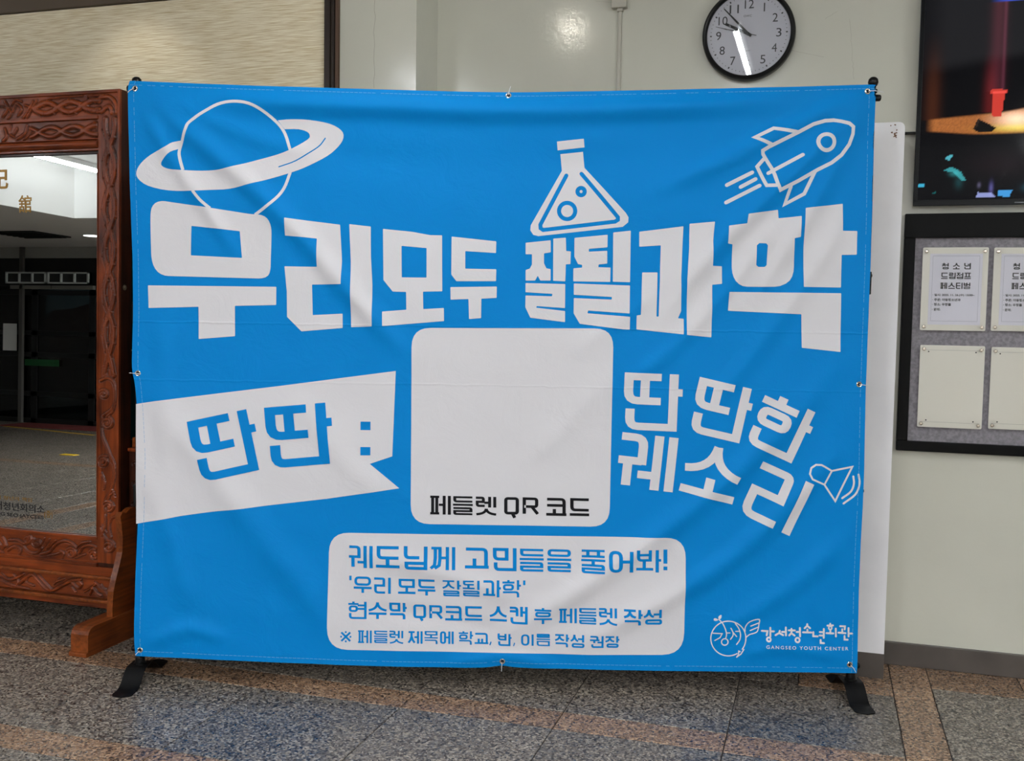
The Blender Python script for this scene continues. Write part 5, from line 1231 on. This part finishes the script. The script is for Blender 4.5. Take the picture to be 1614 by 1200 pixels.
# posts, brackets, feet
for sgn in (1, -1):
    X = lambda x: x if sgn > 0 else 2 * XC - x
    xa, xb_ = X(XO + .006), X(XO + .135)
    box('post', (min(xa, xb_), 3.66, .10), (max(xa, xb_), 3.72, .80), WOODD, mr, .003)
    # carved face of the post
    pc = []
    for cx_, zt_ in ((XO + .035, .745), (XO + .10, .745), (XO + .035, .66), (XO + .10, .66), (XO + .03, .57), (XO + .10, .57)):
        m = MB(); P = [(X(cx_ + .016 * (1 - .7 * i / 16) * math.cos(-.5 + 8.5 * i / 16)), 3.657, zt_ + .016 * (1 - .7 * i / 16) * math.sin(-.5 + 8.5 * i / 16)) for i in range(17)]
        m.tube(P, .0042, 6).tube([(X(cx_), 3.660, zt_), (X(cx_), 3.651, zt_)], .006, 8); m.build('scroll_carving', WOODD, mr, True)
    for i in range(6):
        z_ = .52 - i * .07; m = MB().tube([(X(XO + .10 + .012 * math.cos(t)), 3.657, z_ + .02 * math.sin(t)) for t in np.linspace(-1.2, 2.2, 9)], .004, 6); m.build('scroll_carving', WOODD, mr, True)
    box('post_cap', (min(xa, xb_) - .002, 3.652, .80), (max(xa, xb_) + .002, 3.728, .815), WOOD, mr, .003)
    box('post_peg', (X(XO + .025) - .012, 3.67, .815), (X(XO + .025) + .012, 3.71, .86), WOODL, mr, .005)
    # curved bracket in front of the post, standing on the foot
    bp_ = [(3.60, .545), (3.575, .552), (3.563, .535), (3.570, .50), (3.577, .44), (3.573, .38), (3.555, .33), (3.530, .27), (3.515, .225), (3.508, .16), (3.508, .10), (3.66, .10), (3.66, .56), (3.63, .56)]
    xm = X(XO + .022)
    MB().prism(bp_, lambda p: (xm - .014, p[0], p[1]), lambda p: (xm + .014, p[0], p[1])).build('bracket', WOODL, mr)
    # foot
    fp = fillet([(3.335, .0, .004), (3.335, .016, .003), (3.347, .020, .002), (3.347, .118, .045), (3.52, .118), (3.72, .118), (3.885, .118, .045), (3.885, .020, .002), (3.897, .016, .003), (3.897, 0, .004)], True, n=5)
    xf = X(XO + .004); 
    MB().prism(fp, lambda p: (xf - .042, p[0], p[1]), lambda p: (xf + .042, p[0], p[1])).build('foot', WOODL, mr)
q = mw(XO, mloc(192, 453)[1], -.03); MB().lathe((XO - .002, q[1], q[2]), (1, 0, 0), [(.012, 0), (.012, .003), (.006, .006), (.005, .009)], 16).build('pivot_screw', mat('old_brass', (150, 140, 120), .35, 1.0), mr, True)
mbox(MB(), XO - .004, XO + .0005, V['top'] * .0 + mloc(186, 725)[1] - .03, V['top'] - .01, -TH_ + .004, -.006).build('side_board', WOODD, mr)
# writing on the glass
M_GOLD = mat('gold_print', (150, 112, 44), .4, .4)
def mtext(name, body, xr, y, wpx, hpx, m, bold=0.0, slope=0.0):
    v, f = text_tris(body, bold); a, b = v.min(0), v.max(0); v = (v - a) / (b - a); P = []
    for p in v:
        x = xr - wpx * (1 - p[0]); X_, V_ = mloc(x, y - slope * (xr - x) - hpx * p[1]); P.append(mw(X_, V_, GW + .0008))
    return obj(name, P, [tuple(int(i) for i in t) for t in f], m, mr)
mtext('mirror_writing', '강서청년회의소', 65.5, 811, 92, 13.0, M_INK, .012, .092)
mtext('mirror_writing', 'GANG SEO JAYCEES', 64, 821.8, 90, 7.2, M_INK, .012, .092)
mtext('mirror_writing', '내일의 청년의 책임', 45.5, 792.8, 74, 6.6, M_GOLD, .004, .085)
mtext('mirror_writing', '(중)', 78, 820, 13, 13, M_GOLD, .0, .07)
mtext('mirror_writing', '舘', 44.8, 334.5, 20.5, 28, M_GOLD, .012, -.03)
mtext('mirror_writing', '記', 8, 297, 30, 33, M_GOLD, .02, -.03)

# ------------------------------------------------------------------ lobby behind the camera, seen in the mirror
RY = -5.0
def refl(x, y, Y=None, z=None, GWp=True):
    P_ = MP + MN * GW; d = ray(x, y); s = np.dot(P_ - CAMP, MN) / np.dot(d, MN); p = CAMP + s * d; r = d - 2 * np.dot(d, MN) * MN
    t = (Y - p[1]) / r[1] if Y is not None else (z - p[2]) / r[2]
    return p + r * t
R = lambda x, y: refl(x, y, RY)
M_DK = mat('dark_frame', (22, 22, 22), .5); M_MULL = mat('grey_mullion', (86, 84, 80), .5)
z_h1 = float(R(75, 407)[2]); z_b1 = float(R(60, 430)[2]); z_b0 = float(R(60, 448)[2]); z_f = 0
struct('wall_front_top', (-13.4, RY - .2, z_h1), (4.6, RY, 2.62), mat('lobby_wall', (170, 170, 166), .7))
struct('wall_front_header', (-13.4, RY - .15, z_b1 - .2), (-3.0, RY - .02, z_h1), M_DK)
struct('wall_front', (-3.0, RY - .2, 0), (4.6, RY, z_h1), MATS['lobby_wall'])
struct('wall_side', (-13.45, -6, 0), (-13.35, 4.5, 3.0), MATS['lobby_wall'])
for k, (a, b) in enumerate(((20, 83), (85, 150))):
    xa, xb_ = float(R(a, 440)[0]), float(R(b, 440)[0]); 
    t = thing('sign_box', 'white-framed box of three dark panes over the lobby doors, ' + ('beside the grey pole' if k == 0 else 'cut by the mirror frame'), 'sign box', ((xa + xb_) / 2, RY + .05, z_b0), 'framed boxes over the lobby doors')
    xa, xb_ = min(xa, xb_), max(xa, xb_); M_SB = mat('sign_frame', (206, 212, 210), .5)
    box('back', (xa, RY + .06, z_b0), (xb_, RY + .12, z_b1), mat('dim_pane', (40, 42, 42), .4), t)
    for z0_, z1_ in ((z_b0, z_b0 + .022), (z_b1 - .022, z_b1)): box('rail', (xa, RY + .06, z0_), (xb_, RY + .145, z1_), M_SB, t)
    for i in range(4): xq = xa + (xb_ - xa - .025) * i / 3; box('bar', (xq, RY + .06, z_b0), (xq + .025, RY + .145, z_b1), M_SB, t)
    struct('trim_%d' % (3 + k), (xa, RY - .01, z_b0 - .075), (xb_, RY + .05, z_b0 - .02), mat('beam_paint', (130, 128, 120), .6))
px_ = float(refl(28, 500, RY + .1)[0])
pole = box('steel_pole', (px_ - .03, RY - .0, 0), (px_ + .03, RY + .05, 2.6), M_MULL); tag(pole, 'thin grey pole standing by the lobby doors, seen in the mirror', 'pole')
dr = thing('door_1', None, None, (-9, RY, 0)); dr['kind'] = 'structure'
M_DGL = glass_mat('door_glass', (.16, .19, .19))
for zq in (0, .40, .98, 1.30, z_b0 - .16): box('rail', (-13.2, RY - .06, zq), (-3.0, RY - .01, zq + .07), M_DK, dr)
for i in range(11): xq = -13.2 + i * 1.02; box('stile', (xq - .05, RY - .06, 0), (xq + .05, RY - .01, z_b0), M_DK, dr)
for i in range(10): xq = -13.2 + i * 1.02; box('pane', (xq + .05, RY - .04, .02), (xq + .97, RY - .032, z_b0), M_DGL, dr)
pa, pb_ = R(7, 510), R(28, 553); pp_ = box('paper_notice', (float(min(pa[0], pb_[0])), RY + .02, float(pb_[2])), (float(max(pa[0], pb_[0])), RY + .024, float(pa[2])), mat('dim_paper', (235, 235, 232), .6)); tag(pp_, 'plain white sheet on the lobby door, seen in the mirror', 'notice')
ga, gb_ = R(40, 566), R(93, 578); gs = box('green_sign', (float(min(ga[0], gb_[0])), RY + .0, float(gb_[2])), (float(max(ga[0], gb_[0])), RY + .012, float(ga[2])), mat('green_strip', (22, 90, 44), .5)); tag(gs, 'long green strip sign across the dark lobby door', 'sign')
mt = box('doormat', (-11.2, -4.93, -.001), (-9.2, -4.35, .008), mat('red_mat', (110, 30, 26), .9)); tag(mt, 'red entrance mat before the lobby doors', 'mat')
ya, yb_ = refl(8, 672, z=.003), refl(147, 686, z=.003)
ln = MB(); d_ = np.array([yb_[0] - ya[0], yb_[1] - ya[1]]); d_ /= np.linalg.norm(d_); n_ = np.array([-d_[1], d_[0]]) * .035
ln.prism([(ya[0] - n_[0], ya[1] - n_[1]), (yb_[0] - n_[0], yb_[1] - n_[1]), (yb_[0] + n_[0], yb_[1] + n_[1]), (ya[0] + n_[0], ya[1] + n_[1])], lambda p: (p[0], p[1], .0), lambda p: (p[0], p[1], .003))
tag(ln.build('floor_tape', mat('yellow_tape', (190, 150, 40), .7)), 'yellow tape line on the lobby floor', 'tape')
yq = refl(109, 717, z=.003); tag(box('tactile_pad', (float(yq[0]) - .09, float(yq[1]) - .05, 0), (float(yq[0]) + .09, float(yq[1]) + .05, .005), mat('yellow_pad', (220, 180, 20), .6), None), 'small yellow pad lying on the lobby floor', 'floor pad')
# ceiling fittings of the lobby
va = refl(47, 369, z=2.6); vt = thing('ceiling_vent', 'square dark ventilation grille in the lobby ceiling', 'vent', (float(va[0]), float(va[1]), 2.6))
vx, vy = float(va[0]), float(va[1])
box('frame', (vx - .36, vy - .33, 2.585), (vx + .36, vy + .33, 2.60), M_DK, vt)
for i in range(6): box('slat', (vx - .32, vy - .29 + i * .10, 2.575), (vx + .32, vy - .25 + i * .10, 2.587), M_DK, vt)
la = refl(146, 371, z=2.6); t = thing('downlight', 'round bright downlight in the lower lobby ceiling, at the mirror frame edge', 'downlight', (float(la[0]), float(la[1]), 2.6))
MB().lathe((float(la[0]), float(la[1]), 2.6), (0, 0, -1), [(.13, 0), (.13, .006), (.10, .010)], 24).build('bezel', MATS['lamp_housing'], t, True)
MB().lathe((float(la[0]), float(la[1]), 2.592), (0, 0, -1), [(.11, 0), (.11, .004)], 24).build('lamp', mat('lobby_lamp', (250, 250, 250), .3, emit=(255, 255, 250), estr=4), t)
# outdoors behind the glass: paving, a kerb, autumn bushes
struct('floor_outdoors', (-16, -16, -.12), (5, -6.2, -.02), mat('outdoor_paving', (120, 118, 112), .9))
def bush(x, y, z, r, m, label):
    bm = bmesh.new(); bmesh.ops.create_icosphere(bm, subdivisions=3, radius=r)
    for v in bm.verts: v.co *= random.uniform(.72, 1.12); v.co.z *= .9; v.co += Vector((x, y, z))
    o = obj('bush', [v.co[:] for v in bm.verts], [[v.index for v in f.verts] for f in bm.faces], m); bm.free(); tag(o, label, 'bush', 'autumn bushes outside the lobby doors')
for x, y, r, c, l in [(-12.6, -8.6, 1.0, (150, 62, 40), 'round russet bush outside the doors, nearest the side wall'), (-10.2, -9.4, 1.2, (96, 70, 34), 'largest olive bush outside the doors'), (-14.2, -9.8, 1.1, (140, 50, 36), 'deep red bush farthest from the doors')]:
    bush(x, y, r * .8, r, mat('leaves_%d' % c[0], c, .9), l)
